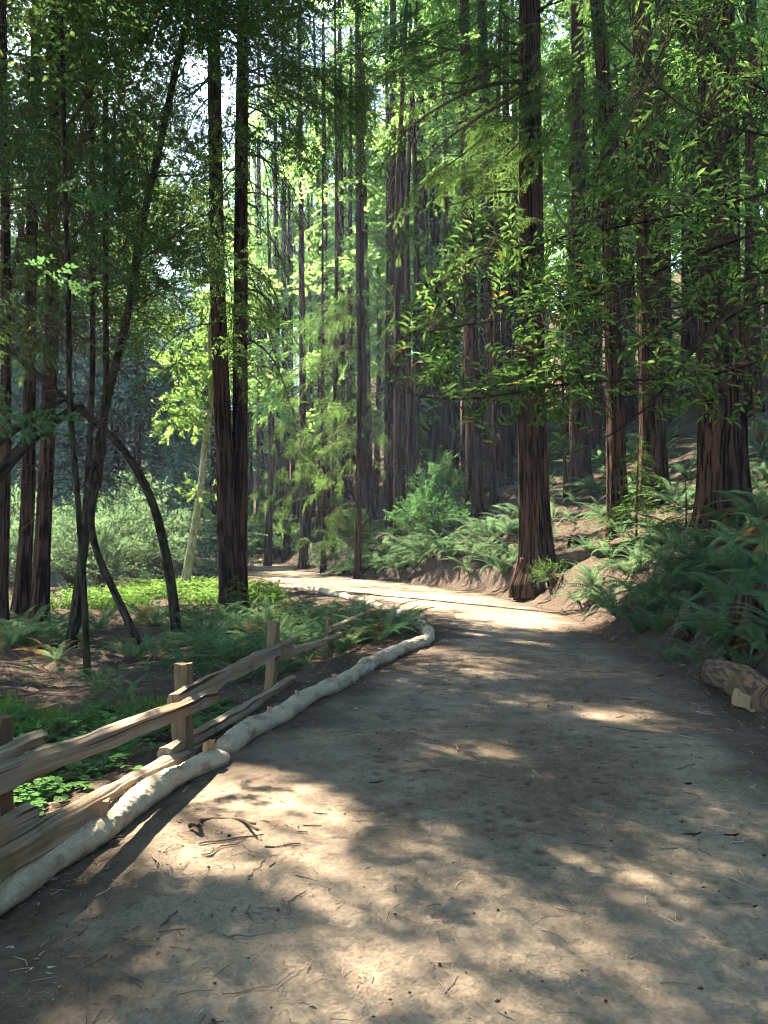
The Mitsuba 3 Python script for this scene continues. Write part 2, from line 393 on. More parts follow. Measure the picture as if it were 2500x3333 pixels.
for u, v, r, w in ((1080, 2880, .25, .97), (1240, 2920, .22, .7), (1000, 2800, .2, .6), (1330, 2740, .25, .6), (1430, 2840, .22, .6), (1480, 2700, .18, .5), (2070, 2690, .13, .2), (2380, 2620, .26, .7), (2450, 2700, .2, .4),
                   (2000, 2860, .22, .3), (2120, 2960, .24, .5), (1950, 2980, .15, .2), (2230, 2900, .2, .1), (1350, 3120, .25, .7), (1600, 3200, .32, .95), (1900, 3230, .3, .95), (1100, 3250, .25, .8), (1450, 3300, .3, .95), (2150, 3280, .22, .4), (1650, 3060, .2, .8), (1300, 3330, .3, .9), (1750, 3320, .3, .9), (2350, 3150, .18, .1), (1080, 3150, .2, .7), (1880, 3080, .18, .8), (2280, 2780, .2, .8), (1580, 2900, .16, .7),
                   (800, 3200, .2, .5), (600, 3120, .16, .5), (350, 3230, .2, .5), (880, 3060, .12, .4), (500, 2790, .14, .7), (380, 2850, .12, .7), (560, 2730, .12, .6), (250, 3000, .12, .5), (690, 2880, .14, .4),
                   (1480, 2460, .17, .75), (1580, 2430, .15, .75), (1660, 2470, .15, .5), (1330, 2500, .14, .5), (1800, 2540, .16, .5), (2000, 2338, .17, .8), (1580, 2066, .22, .95), (1750, 2092, .25, .9), (2150, 2550, .12, .6), (1150, 2620, .15, .4), (1900, 2620, .12, .5),
                   (1430, 2000, .4, .6), (1560, 2010, .4, .6), (1700, 2030, .4, .65), (1830, 2045, .4, .6), (1250, 1948, .6, .7), (1400, 1940, .6, .7), (1550, 1960, .4, .6), (1100, 1905, .9, .95), (1220, 1905, .9, .9), (1000, 1885, 1.1, .9), (900, 1925, 1.0, 1), (860, 1955, .8, 1), (900, 1865, .9, .8),
                   (200, 2760, .22, 1), (310, 2690, .14, 1), (110, 2620, .25, .9), (250, 2440, .14, .8), (400, 2390, .14, .7), (60, 2500, .2, .8), (1650, 1945, .5, .8), (1560, 1930, .5, .8), (1830, 1985, .5, .8), (2000, 1740, .9, .9), (1930, 1715, .7, .9),
                   (650, 1920, 1.8, 1), (430, 1945, 1.6, .95), (540, 1955, 1.3, 1), (780, 1900, 1.2, .9), (2490, 1620, .5, .9), (2250, 1690, .5, .8)):
    shaft(u, v, r, w)
for u, v, d, r, w in ((1850, 1500, 29, 1.1, .9), (1960, 1440, 29, 1.2, .9), (2070, 1500, 27, 1.1, .9), (2200, 1450, 25, 1.2, .9), (1750, 1600, 26, 1.0, .9), (2230, 1600, 22, .9, .9), (1480, 1560, 36, 1.3, .9), (2450, 1560, 20, .8, .9), (1110, 1860, 28, 1.2, 1), (1250, 1855, 27, 1.3, 1), (1450, 1780, 27, 1.1, 1), (1560, 1750, 29, 1.1, 1), (1350, 1840, 26, 1.1, 1), (1180, 1840, 28, 1.3, 1), (1300, 1815, 27, 1.1, 1), (1420, 1790, 27, .9, .9), (1600, 1730, 28, 1.0, .9), (640, 1250, 28, 3.0, 1), (1400, 1600, 28, 1.5, .9), (1330, 1650, 29, 1.2, .9), (1050, 1450, 26, 2.0, .9), (1080, 1250, 30, 2.0, .9), (480, 1600, 30, 3.5, .9), (430, 1750, 30, 3.0, .9),
                      (1500, 870, 4.7, .34, .95), (1650, 850, 4.8, .32, .95), (1350, 1000, 4.6, .32, .9), (1260, 1230, 4.4, .14, .4), (1800, 830, 4.8, .3, .8), (2100, 300, 5, .5, .8), (2200, 640, 4.8, .4, .7), (1400, 900, 4.6, .3, .9), (1750, 960, 4.8, .3, .7), (1900, 700, 4.8, .35, .8), (2020, 950, 4.9, .3, .6), (2100, 760, 4.8, .35, .7), (2300, 480, 4.9, .4, .8), (2280, 900, 4.8, .35, .6), (2420, 150, 5, .5, .8), (1600, 1100, 4.8, .3, .7), (1850, 1150, 4.8, .25, .6), (2450, 1250, 5.2, .3, .6), (2150, 1650, 19, .6, .9), (1930, 1550, 22, .8, .9), (60, 930, 7.6, .5, 1), (60, 560, 8.4, .7, .9),
                      (400, 2380, 4.9, .14, 1), (250, 2440, 4.5, .14, 1), (550, 2315, 5.5, .14, .9), (700, 2230, 6.5, .12, .8), (2340, 1300, 15.3, .5, .5), (2080, 1300, 21.5, .4, .9), (1790, 1500, 19.2, .3, .6), (1400, 450, 18.5, 1.2, .7), (1600, 520, 18.5, .8, .8), (1850, 250, 18.5, .8, .8)):
    shaft(u, v, r, w, d)
SH = np.array(shafts)


def in_cut_shaft(p, extra=0.0, seed=0):
    """True for the points that stand in one of those shafts."""
    p = np.atleast_2d(p)
    stay = np.ones(len(p))
    for s in SH:
        w = p - s[:3]
        t = w @ SUN
        dist = np.linalg.norm(w - t[:, None] * SUN, axis=1)
        stay = np.minimum(stay, 1 - s[4] * (t > 0.6) * sstep(1.12, 0.8, dist / (s[3] + extra)))
    return rng_of(seed).random(len(p)) > stay


# ------------------------------------------------------------------ leaf templates (x along the leaf, z its upper side)
KITE = (np.array([[0, 0, 0], [0.42, 0.5, 0.06], [1, 0, -0.06], [0.42, -0.5, 0.06]]), np.array([[0, 2, 1], [0, 3, 2]]))
LANCE = (np.array([[0, 0, 0], [0.25, 0.42, 0.10], [0.25, 0, 0], [0.25, -0.42, 0.10], [0.62, 0.44, 0.05], [0.62, 0, -0.05], [0.62, -0.44, 0.05], [1.0, 0, -0.16]]),
         np.array([[0, 2, 1], [0, 3, 2], [1, 2, 5], [1, 5, 4], [2, 3, 6], [2, 6, 5], [4, 5, 7], [5, 6, 7]]))
STAR = (np.array([[0, 0, 0], [0.3, 0.52, 0.03], [0.45, 0.16, 0], [1, 0, -0.1], [0.45, -0.16, 0], [0.3, -0.52, 0.03], [-0.05, 0.3, 0], [-0.05, -0.3, 0]]),
        np.array([[0, 2, 1], [0, 3, 2], [0, 4, 3], [0, 5, 4], [0, 1, 6], [0, 7, 5]]))


def spray(pairs, width, fat, droop=0.12):
    """A flat feathery conifer spray of unit length: narrow leaflets in two ranks."""
    v, f = [[0, fat * 0.25, 0], [0, -fat * 0.25, 0], [1, 0, -droop]], [[0, 1, 2]]
    for i in range(pairs):
        t = (i + 0.4) / pairs
        l = width * (0.55 + 0.9 * t * (1 - t) * 2) * (1 - 0.25 * t)
        for s in (-1, 1):
            x0 = t
            k = len(v)
            z0 = -droop * t * t
            v += [[x0 - fat * 0.5, 0, z0], [x0 + fat * 0.5, 0, z0], [x0 + l * 0.62, s * l * 0.8, z0 - 0.03 * l]]
            f.append([k, k + 1, k + 2] if s < 0 else [k, k + 2, k + 1])
    return np.array(v, float), np.array(f)


SPRAY_FINE, SPRAY_MID, SPRAY_FAR = spray(9, 0.26, 0.075), spray(5, 0.34, 0.15), spray(3, 0.40, 0.30)


def conifer_bough(seed, L=1.0, tmpl=SPRAY_MID, size=0.16, step=0.05, twigs=9, width=0.38, sides=3, r0=0.010, hang=0.25):
    """A bough of length L along +x: (leaf mesh, wood mesh), flat and a little drooping."""
    r = rng_of(seed)
    axis = lambda t: np.array([t * L, 0.05 * L * math.sin(3 * t + seed), -hang * L * t * t])
    wood, pos, dirs = MB(), [], []
    wood.add(*tube([axis(t) for t in np.linspace(0, 1, 6)], np.linspace(r0, r0 * 0.25, 6), sides, cap=False))
    for i in range(twigs):
        t0 = 0.12 + 0.85 * (i + r.uniform(-.3, .3)) / twigs
        for s in (-1, 1):
            l = width * L * (1.15 - 0.75 * t0) * r.uniform(0.65, 1.1)
            an = math.radians(r.uniform(40, 62)) * s
            d0 = np.array([math.cos(an), math.sin(an), r.uniform(-0.12, 0.1)])
            base = axis(min(max(t0, 0), 1))
            n = max(2, int(l / step))
            q = np.linspace(0, 1, n)
            pts = base + d0 * l * q[:, None] + np.array([0.12, 0, -0.22 * r.uniform(.4, 1.3)]) * l * (q ** 2)[:, None]
            wood.add(*tube(pts[[0, n // 2, -1]] if n > 2 else pts, r0 * 0.35, 3, cap=False))
            for k in range(n):
                for s2 in ((-1, 1) if k < n - 1 else (0,)):
                    pos.append(pts[k])
                    a2 = an + s2 * math.radians(r.uniform(35, 60))
                    dirs.append([math.cos(a2), math.sin(a2), r.uniform(-0.35, 0.12)])
    pos, dirs = np.array(pos), np.array(dirs)
    up = np.array([0, 0, 1.0]) + r.normal(0, 0.25, (len(pos), 3))
    v, f = scatter(*tmpl, pos, frames(dirs, up), size * r.uniform(0.7, 1.25, len(pos)))
    return (v, f), wood


def leafy_bough(seed, L=1.0, tmpl=KITE, size=0.075, ratio=0.36, n_twigs=9, per=13, spread=0.5, r0=0.008, sag=0.2):
    """A bough of a broadleaved tree along +x with alternate leaves on side twigs: (leaf mesh, wood mesh)."""
    r = rng_of(seed)
    wood, pos, dirs = MB(), [], []
    ax = lambda t: np.array([t * L, 0.06 * L * math.sin(4 * t + seed), -sag * L * t * t])
    wood.add(*tube([ax(t) for t in np.linspace(0, 1, 5)], np.linspace(r0, r0 * .3, 5), 3, cap=False))
    for i in range(n_twigs):
        t0 = 0.1 + 0.9 * i / n_twigs
        th = r.uniform(0, 2 * math.pi)
        d = unit(np.array([0.75, math.cos(th) * 0.9, math.sin(th) * 0.55]))
        l = spread * L * r.uniform(0.5, 1.0) * (1.1 - 0.5 * t0)
        q = np.linspace(0, 1, per)
        pts = ax(t0) + d * l * q[:, None] + np.array([0, 0, -0.15 * l]) * (q ** 2)[:, None]
        wood.add(*tube(pts[[0, per // 2, -1]], r0 * 0.35, 3, cap=False))
        side = unit(np.cross(d, [0, 0, 1]))
        for k in range(per):
            s = 1 if k % 2 else -1
            pos.append(pts[k])
            dirs.append(unit(d * r.uniform(0.4, 0.9) + side * s * r.uniform(0.4, 1.0) + np.array([0, 0, r.uniform(-0.7, 0.35)])))
    pos, dirs = np.array(pos), np.array(dirs)
    up = np.array([0, 0, 1.0]) + r.normal(0, 0.5, (len(pos), 3))
    s = size * r.uniform(0.65, 1.25, len(pos))
    v, f = scatter(*tmpl, pos, frames(dirs, up), np.stack([s, s * ratio * 1.2, s], 1))
    return (v, f), wood


groups = {}


def template(name, leaf, wood, leaf_bsdf, wood_bsdf='mat_twig'):
    scene[name] = {'type': 'shapegroup', 'foliage': mikit.ply(leaf, leaf_bsdf)}
    if wood is not None:
        scene[name]['twigs'] = wood.ply(wood_bsdf, uv=False)
    groups.setdefault(name.rsplit('_', 1)[0], []).append(name)


for k in range(4):
    template(f'near_redwood_bough_{k}', *conifer_bough(11 + k, 1.0, SPRAY_FINE, 0.15, 0.075, 8), 'mat_needle')
    template(f'middle_redwood_bough_{k}', *conifer_bough(31 + k, 1.0, SPRAY_MID, 0.17, 0.10, 7, r0=0.008), 'mat_needle')
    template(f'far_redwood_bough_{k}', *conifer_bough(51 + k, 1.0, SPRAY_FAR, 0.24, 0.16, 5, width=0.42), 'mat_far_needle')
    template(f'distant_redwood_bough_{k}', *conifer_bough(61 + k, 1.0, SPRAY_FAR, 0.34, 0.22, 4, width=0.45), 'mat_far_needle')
    template(f'shade_tinted_bough_{k}', *conifer_bough(61 + k, 1.0, SPRAY_FAR, 0.34, 0.22, 4, width=0.45), 'mat_shade_tinted_needle')
    template(f'dark_leafy_bough_{k}', *leafy_bough(71 + k, 1.0, KITE, 0.085, 0.36, 10, 12), 'mat_broad_dark')
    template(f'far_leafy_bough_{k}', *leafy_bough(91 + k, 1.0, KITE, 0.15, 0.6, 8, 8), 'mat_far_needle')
    template(f'maple_bough_{k}', *leafy_bough(111 + k, 1.0, STAR, 0.13, 0.75, 8, 8), 'mat_maple')
    template(f'thicket_bough_{k}', *leafy_bough(171 + k, 1.0, KITE, 0.085, 0.5, 9, 8), 'mat_thicket')
    template(f'shrub_bough_{k}', *leafy_bough(131 + k, 1.0, KITE, 0.11, 0.6, 9, 9, r0=0.006), 'mat_ivy')
    template(f'fine_shrub_bough_{k}', *leafy_bough(151 + k, 1.0, KITE, 0.05, 0.45, 14, 15, r0=0.005), 'mat_broad_dark')


def boughs(parent, kind, pos, dirs, size, seed=0, roll=0.35, clear=0.45, filt=True):
    """Instances of the boughs of one kind, all pieces of the crown of one plant."""
    r = rng_of(seed + 5000)
    pos, dirs = np.atleast_2d(pos), np.atleast_2d(dirs)
    size = np.broadcast_to(size, (len(pos),))
    ok = np.ones(len(pos), bool)
    if filt:
        ok = ~in_cut_shaft(pos + unit(dirs) * size[:, None] * 0.5, (clear if clear != 0.45 else 0.5) * float(np.mean(size)), seed)
    pos, dirs, size = pos[ok], dirs[ok], size[ok]
    R = frames(dirs, np.array([0, 0, 1.0]) + r.normal(0, roll, (len(pos), 3)))
    names = groups[kind]
    labels[f'{parent}__crown__foliage'] = labels[f'{parent}__crown__twigs'] = {'kind': 'stuff'}
    pick = r.integers(0, len(names), len(pos))
    flip = np.where(r.random(len(pos)) < 0.5, 1.0, -1.0)
    for i in range(len(pos)):
        key = key_of(f'{parent}__crown_piece')
        k = used[f'{parent}__crown_piece']
        m = np.eye(4)
        m[:3, :3] = R[i] @ np.diag([size[i], size[i] * flip[i], size[i]])
        m[:3, 3] = pos[i]
        scene[f'{parent}__crown__{k:04d}'] = {'type': 'instance', 'shapegroup': {'type': 'ref', 'id': names[pick[i]]}, 'to_world': T(m)}


# ------------------------------------------------------------------ trees
def spine(px, d, H, sink=0.35, lean_more=1.0):
    """A trunk's axis from pixels (top first or base first) at depth d (a number, or one per pixel), carried down into the ground and up to height H."""
    px = sorted(px, key=lambda q: -q[1])
    dd = np.broadcast_to(d, (len(px),))
    pts = [W(u, v, k) for (u, v), k in zip(px, dd)]
    g = float(gz(pts[0][0], pts[0][1]))
    out = [q for q in pts if q[2] > g + 0.15] or [pts[0]]
    low = out[0].copy()
    if len(out) > 1 and abs(out[1][2] - out[0][2]) > 0.2:
        dirn = (out[1] - out[0]) / (out[1][2] - out[0][2])
    else:
        dirn = np.array([0, 0, 1.0])
    base = low + dirn * (g - sink - low[2])
    out = [base] + out
    if H > out[-1][2] + 1:
        dirn = (out[-1] - out[-2]) / max(out[-1][2] - out[-2][2], 0.3)
        dirn = dirn * np.array([0.6, 0.6, 1.0])
        out.append(out[-1] + dirn * (H - out[-1][2]))
    return np.array(out), g


def trunk_of(tree, axis, g, r, bark, sides=24, step=0.25, flare=0.5, flute=0, amp=0.05, taper=0.8, seed=0, name='trunk', bump=0.06, nmax=160):
    L = np.concatenate([[0], np.cumsum(np.linalg.norm(np.diff(axis, axis=0), axis=1))])
    n = int(min(nmax, max(8, L[-1] / step)))
    q = (np.linspace(0, 1, n) ** 1.5) * L[-1]
    pts = CubicSpline(L, axis)(q) if len(axis) > 3 else np.stack([np.interp(q, L, axis[:, k]) for k in range(3)], 1)
    h = np.maximum(pts[:, 2] - g, 0)
    rad = r * (1 - taper * q / L[-1]) * (1 + flare * np.exp(-h / 0.45) + 0.25 * flare * np.exp(-h / 1.6))
    part(tree, name, MB().add(*tube(pts, rad, sides, bump, seed, True, flute, amp, 0.5, 4.0)).ply(bark, True))
    return lambda z: np.stack([np.interp(z, pts[:, 2], pts[:, k]) for k in (0, 1)] + [np.asarray(z, float) + 0 * np.asarray(z, float)], -1)


def redwood_crown(tree, at, z0, z1, n, Lr, kind, seed, droop=(-0.15, -0.7), sub=3.0, limb_r=0.03, bsdf='mat_twig', bare=0.3, top=None, limb_part=False, az=None, sub_size=(0.7, 1.2)):
    """Whorled limbs with flat boughs along them."""
    r = rng_of(seed)
    z = z0 + (z1 - z0) * r.random(n) ** 0.9
    th = r.uniform(0, 2 * math.pi, n) if az is None else np.radians(r.uniform(az[0], az[1], n))
    prof = np.interp((z - z0) / max(z1 - z0, 1), [0, 0.25, 1], [0.75, 1, 0.2]) if top is None else np.ones(n)
    Ls = r.uniform(Lr[0], Lr[1], n) * prof
    pos, dirs, sizes = [], [], []
    limbs = MB()
    for i in range(n):
        d = np.array([math.cos(th[i]), math.sin(th[i]), 0])
        dr = r.uniform(min(droop), max(droop))
        p0 = at(z[i])
        q = np.linspace(0, 1, 6)
        pts = p0 + d * (Ls[i] * q)[:, None] + np.array([0, 0, 1.0]) * ((0.12 * q + dr * q ** 1.6) * Ls[i])[:, None] + np.cumsum(r.normal(0, 0.02 * Ls[i], (6, 3)), 0)
        limbs.add(*tube(pts, np.linspace(limb_r, limb_r * 0.25, 6) * math.sqrt(Ls[i] / 3), 5 if limb_r > 0.02 else 3, cap=False))
        if limb_part:
            part(tree, 'limb', limbs.ply(bsdf, True))
            limbs = MB()
        m = max(2, int(Ls[i] * sub))
        for t in np.linspace(bare, 1, m):
            a = int(min(t * 5, 4))
            base = pts[a] + (pts[a + 1] - pts[a]) * (t * 5 - a)
            ax = unit(pts[a + 1] - pts[a])
            side = unit(np.cross(ax, [0, 0, 1]))
            pos.append(base)
            dirs.append(unit(ax + side * (0 if t > 0.98 else r.choice([-1, 1]) * r.uniform(0.4, 1.2)) + [0, 0, r.uniform(-0.45, 0.05)]))
            sizes.append(r.uniform(*sub_size))
    if limbs.n:
        part(tree, 'limbs', limbs.ply(bsdf, True), kind='stuff')
    boughs(tree, kind, np.array(pos), np.array(dirs), np.array(sizes), seed)


def blob_crown(tree, kind, blobs, seed, size=(0.6, 1.1), limb_from=None, limb_r=0.02, clear=0.6, down=-0.15, filt=True):
    """Foliage in clumps: blobs of (centre, radius, count); a limb runs from the trunk to each."""
    r = rng_of(seed)
    limbs = MB()
    P_, D_ = [], []
    for c, rad, n in blobs:
        c = np.asarray(c, float)
        q = unit(r.normal(0, 1, (n, 3))) * (r.random(n) ** 0.45)[:, None] * rad
        q *= np.array([1, 1, 0.75])
        keep = meshkit.fbm((c + q) * (1.3 / max(rad, 0.5)) + seed, 2, seed) > 0.40
        q = q[keep]
        P_.append(c + q)
        D_.append(unit(unit(q + 1e-6) * 0.8 + r.normal(0, 0.5, q.shape) + [0, 0, down]))
        if limb_from is not None:
            s = limb_from(c[2] - rad * 0.9)
            mid = (s + c) / 2 + r.normal(0, 0.12 * rad, 3)
            limbs.add(*tube(curve([s, mid, c], 8), np.linspace(limb_r, limb_r * 0.3, 8), 5, cap=False))
            for e in (c + q)[:: max(1, len(q) // 7)]:
                limbs.add(*tube(curve([mid, (mid + e) / 2 + r.normal(0, 0.08 * rad, 3), e], 5), np.linspace(limb_r * 0.45, limb_r * 0.15, 5), 3, cap=False))
    if limbs.n:
        part(tree, 'limbs', limbs.ply('mat_twig', True), kind='stuff')
    P_, D_ = np.vstack(P_), np.vstack(D_)
    boughs(tree, kind, P_, D_, r.uniform(size[0], size[1], len(P_)), seed, clear=clear, filt=filt)


def radius(wpx, d):
    return wpx / 2 / F * d


# --- the twin redwood left of the bend
tw = thing('redwood_tree', 'tall redwood with two trunks fused at the base, left of the road bend', 'tree')
ax, g = spine([(746, 1900), (738, 1700), (728, 1430), (715, 1150), (707, 900), (700, 450), (692, 0)], 19.4, 33)
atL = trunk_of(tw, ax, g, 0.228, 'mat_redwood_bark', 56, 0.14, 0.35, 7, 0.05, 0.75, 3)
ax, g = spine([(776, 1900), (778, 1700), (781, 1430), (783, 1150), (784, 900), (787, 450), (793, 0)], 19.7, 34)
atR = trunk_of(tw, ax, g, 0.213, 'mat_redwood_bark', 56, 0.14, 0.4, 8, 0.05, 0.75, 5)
redwood_crown(tw, atL, 9, 32, 46, (2.0, 3.6), 'middle_redwood_bough', 201, (-0.2, -0.7), 1.5, 0.03, sub_size=(0.9, 1.5))
redwood_crown(tw, atR, 11, 33, 46, (2.0, 3.8), 'middle_redwood_bough', 202, (-0.2, -0.8), 1.5, 0.03, sub_size=(0.9, 1.5))
r = rng_of(210)
for i in range(44):                                     # thin bare limbs that droop steeply
    at_, z = (atR if i % 4 else atL), r.uniform(5.5, 15.5)
    th = r.normal(0.15, 0.8) if i % 4 else r.normal(3.0, 0.8)
    L_ = r.uniform(1.8, 4.2)
    q = np.linspace(0, 1, 9)[:, None]
    p0 = at_(z)
    pts = p0 + np.array([math.cos(th), math.sin(th), 0]) * L_ * (0.62 * q + 0.05 * np.sin(5 * q)) + np.array([0, 0, 1.0]) * L_ * (0.12 * q - r.uniform(0.5, 1.05) * q ** 1.5)
    m = MB().add(*tube(pts, np.linspace(0.022, 0.006, 9), 5, cap=False))
    for k in range(9):
        a = pts[r.integers(3, 9)]
        m.add(*tube(curve([a, a + r.normal(0, 0.18, 3) + [0.1, 0, -0.25]], 3), [0.005, 0.004, 0.003], 3, cap=False))
    part(tw, 'limb', m.ply('mat_twig', True))
    if i % 2:
        boughs(tw, 'middle_redwood_bough', pts[[4, 6, 8]], unit(pts[[5, 7, 8]] - pts[[4, 6, 7]] + [0, 0, -0.02]), r.uniform(0.35, 0.7, 3), 211 + i)

# --- the redwood on the bank right of the bend
mr = thing('redwood_tree', 'fluted redwood standing on the bank edge right of the road bend', 'tree')
ax, g = spine([(1748, 1830), (1742, 1700), (1735, 1500), (1730, 1300), (1728, 1000), (1725, 500), (1722, 0)], 19.5, 34)
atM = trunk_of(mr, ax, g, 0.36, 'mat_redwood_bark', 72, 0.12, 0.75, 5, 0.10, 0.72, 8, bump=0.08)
for z in ((590, 350), (400, 385), (280, 440), (150, 520), (0, 700)), ((585, 265), (480, 290), (370, 350), (200, 330)), ((590, 185), (530, 178), (460, 140)), ((590, 510), (540, 508), (470, 495)), ((590, 200), (560, 225), (470, 262)), \
         ((600, 900), (520, 905), (450, 930)), ((595, 980), (540, 990), (470, 1035)), ((585, 400), (470, 470), (330, 560), (180, 690)):
    d = 19.4 - np.linspace(0, 1.2, len(z))
    pts = curve([W(1250 + 0.753 * a, 0.753 * b, dd) for (a, b), dd in zip(z, d)], 12)
    m = MB().add(*tube(pts, np.linspace(0.055, 0.012, 12), 7, 0.08, 3, cap=False))
    rr = rng_of(int(z[0][1]))
    for k in range(8):
        a = pts[rr.integers(3, 12)]
        b = a + rr.normal(0, 0.2, 3) + np.array([-0.3, -0.1, -0.45]) * rr.uniform(.5, 1.6)
        m.add(*tube(curve([a, (a + b) / 2 + rr.normal(0, .05, 3), b], 4), np.linspace(0.009, 0.003, 4), 3, cap=False))
    part(mr, 'limb', m.ply('mat_twig', True))
    boughs(mr, 'near_redwood_bough', pts[[6, 8, 9, 10, 11]], unit(pts[[7, 9, 10, 11, 11]] - pts[[6, 8, 9, 10, 10]] + rr.normal(0, .15, (5, 3)) + [0, 0, -.15]), rr.uniform(0.5, 1.0, 5), 300 + int(z[0][1]), filt=False)
redwood_crown(mr, atM, 9.5, 33, 60, (2.2, 4.2), 'middle_redwood_bough', 203, (-0.1, -0.5), 1.5, 0.035, az=(60, 330), sub_size=(0.9, 1.5))
redwood_crown(tw, atR, 11.5, 21, 20, (2.6, 4.6), 'near_redwood_bough', 2191, (-0.2, -0.75), 1.5, 0.03, az=(-75, 60), sub_size=(.8, 1.3))
redwood_crown(mr, atM, 11.5, 21, 14, (2.6, 4.6), 'near_redwood_bough', 2192, (-0.1, -0.6), 1.5, 0.03, az=(90, 265), sub_size=(.8, 1.3))
r = rng_of(219)
for u, v, n, dd in ((960, 255, 22, 18.6), (1060, 300, 22, 18.3), (900, 230, 14, 18.8), (1150, 330, 12, 18.1), (1010, 60, 14, 18.6), (860, 420, 10, 18.9), (1480, 90, 22, 18.6), (1400, 160, 20, 18.3), (1560, 200, 16, 18.8), (1330, 250, 14, 18.2), (1300, 60, 14, 18.2), (1240, 400, 8, 18.2)):
    c, n = W(u, v, dd), n * 2 // 3
    th = r.normal(-.35, .4, n) if u < 1200 and v > 200 else r.normal(3.4, .4, n)
    boughs(tw if u < 1200 else mr, 'near_redwood_bough', c + r.normal(0, .42, (n, 3)) * [1.2, .7, .3], np.stack([np.cos(th), np.sin(th) * .6, r.uniform(-.55, .05, n)], 1), r.uniform(.6, 1.1, n), int(u) + 7, filt=False)
r = rng_of(220)
for u, v, n, s in ((1700, 130, 10, .6), (1780, 330, 12, .8), (1650, 430, 14, .7), (1560, 560, 12, .7), (1620, 520, 10, .6), (1560, 770, 12, .6), (1700, 740, 10, .6), (1800, 240, 9, .6), (1570, 70, 9, .6), (1880, 160, 10, .7), (1930, 280, 8, .6)):
    c = W(u, v, r.uniform(17.8, 18.8))
    th = r.uniform(2.2, 4.2, n)
    boughs(mr, 'near_redwood_bough', c + r.normal(0, 0.38, (n, 3)) * [1, .7, .45], np.stack([np.cos(th), np.sin(th) * .7, r.uniform(-.5, .1, n)], 1), r.uniform(.5, 1.0, n) * s * 1.3, int(u), filt=False)

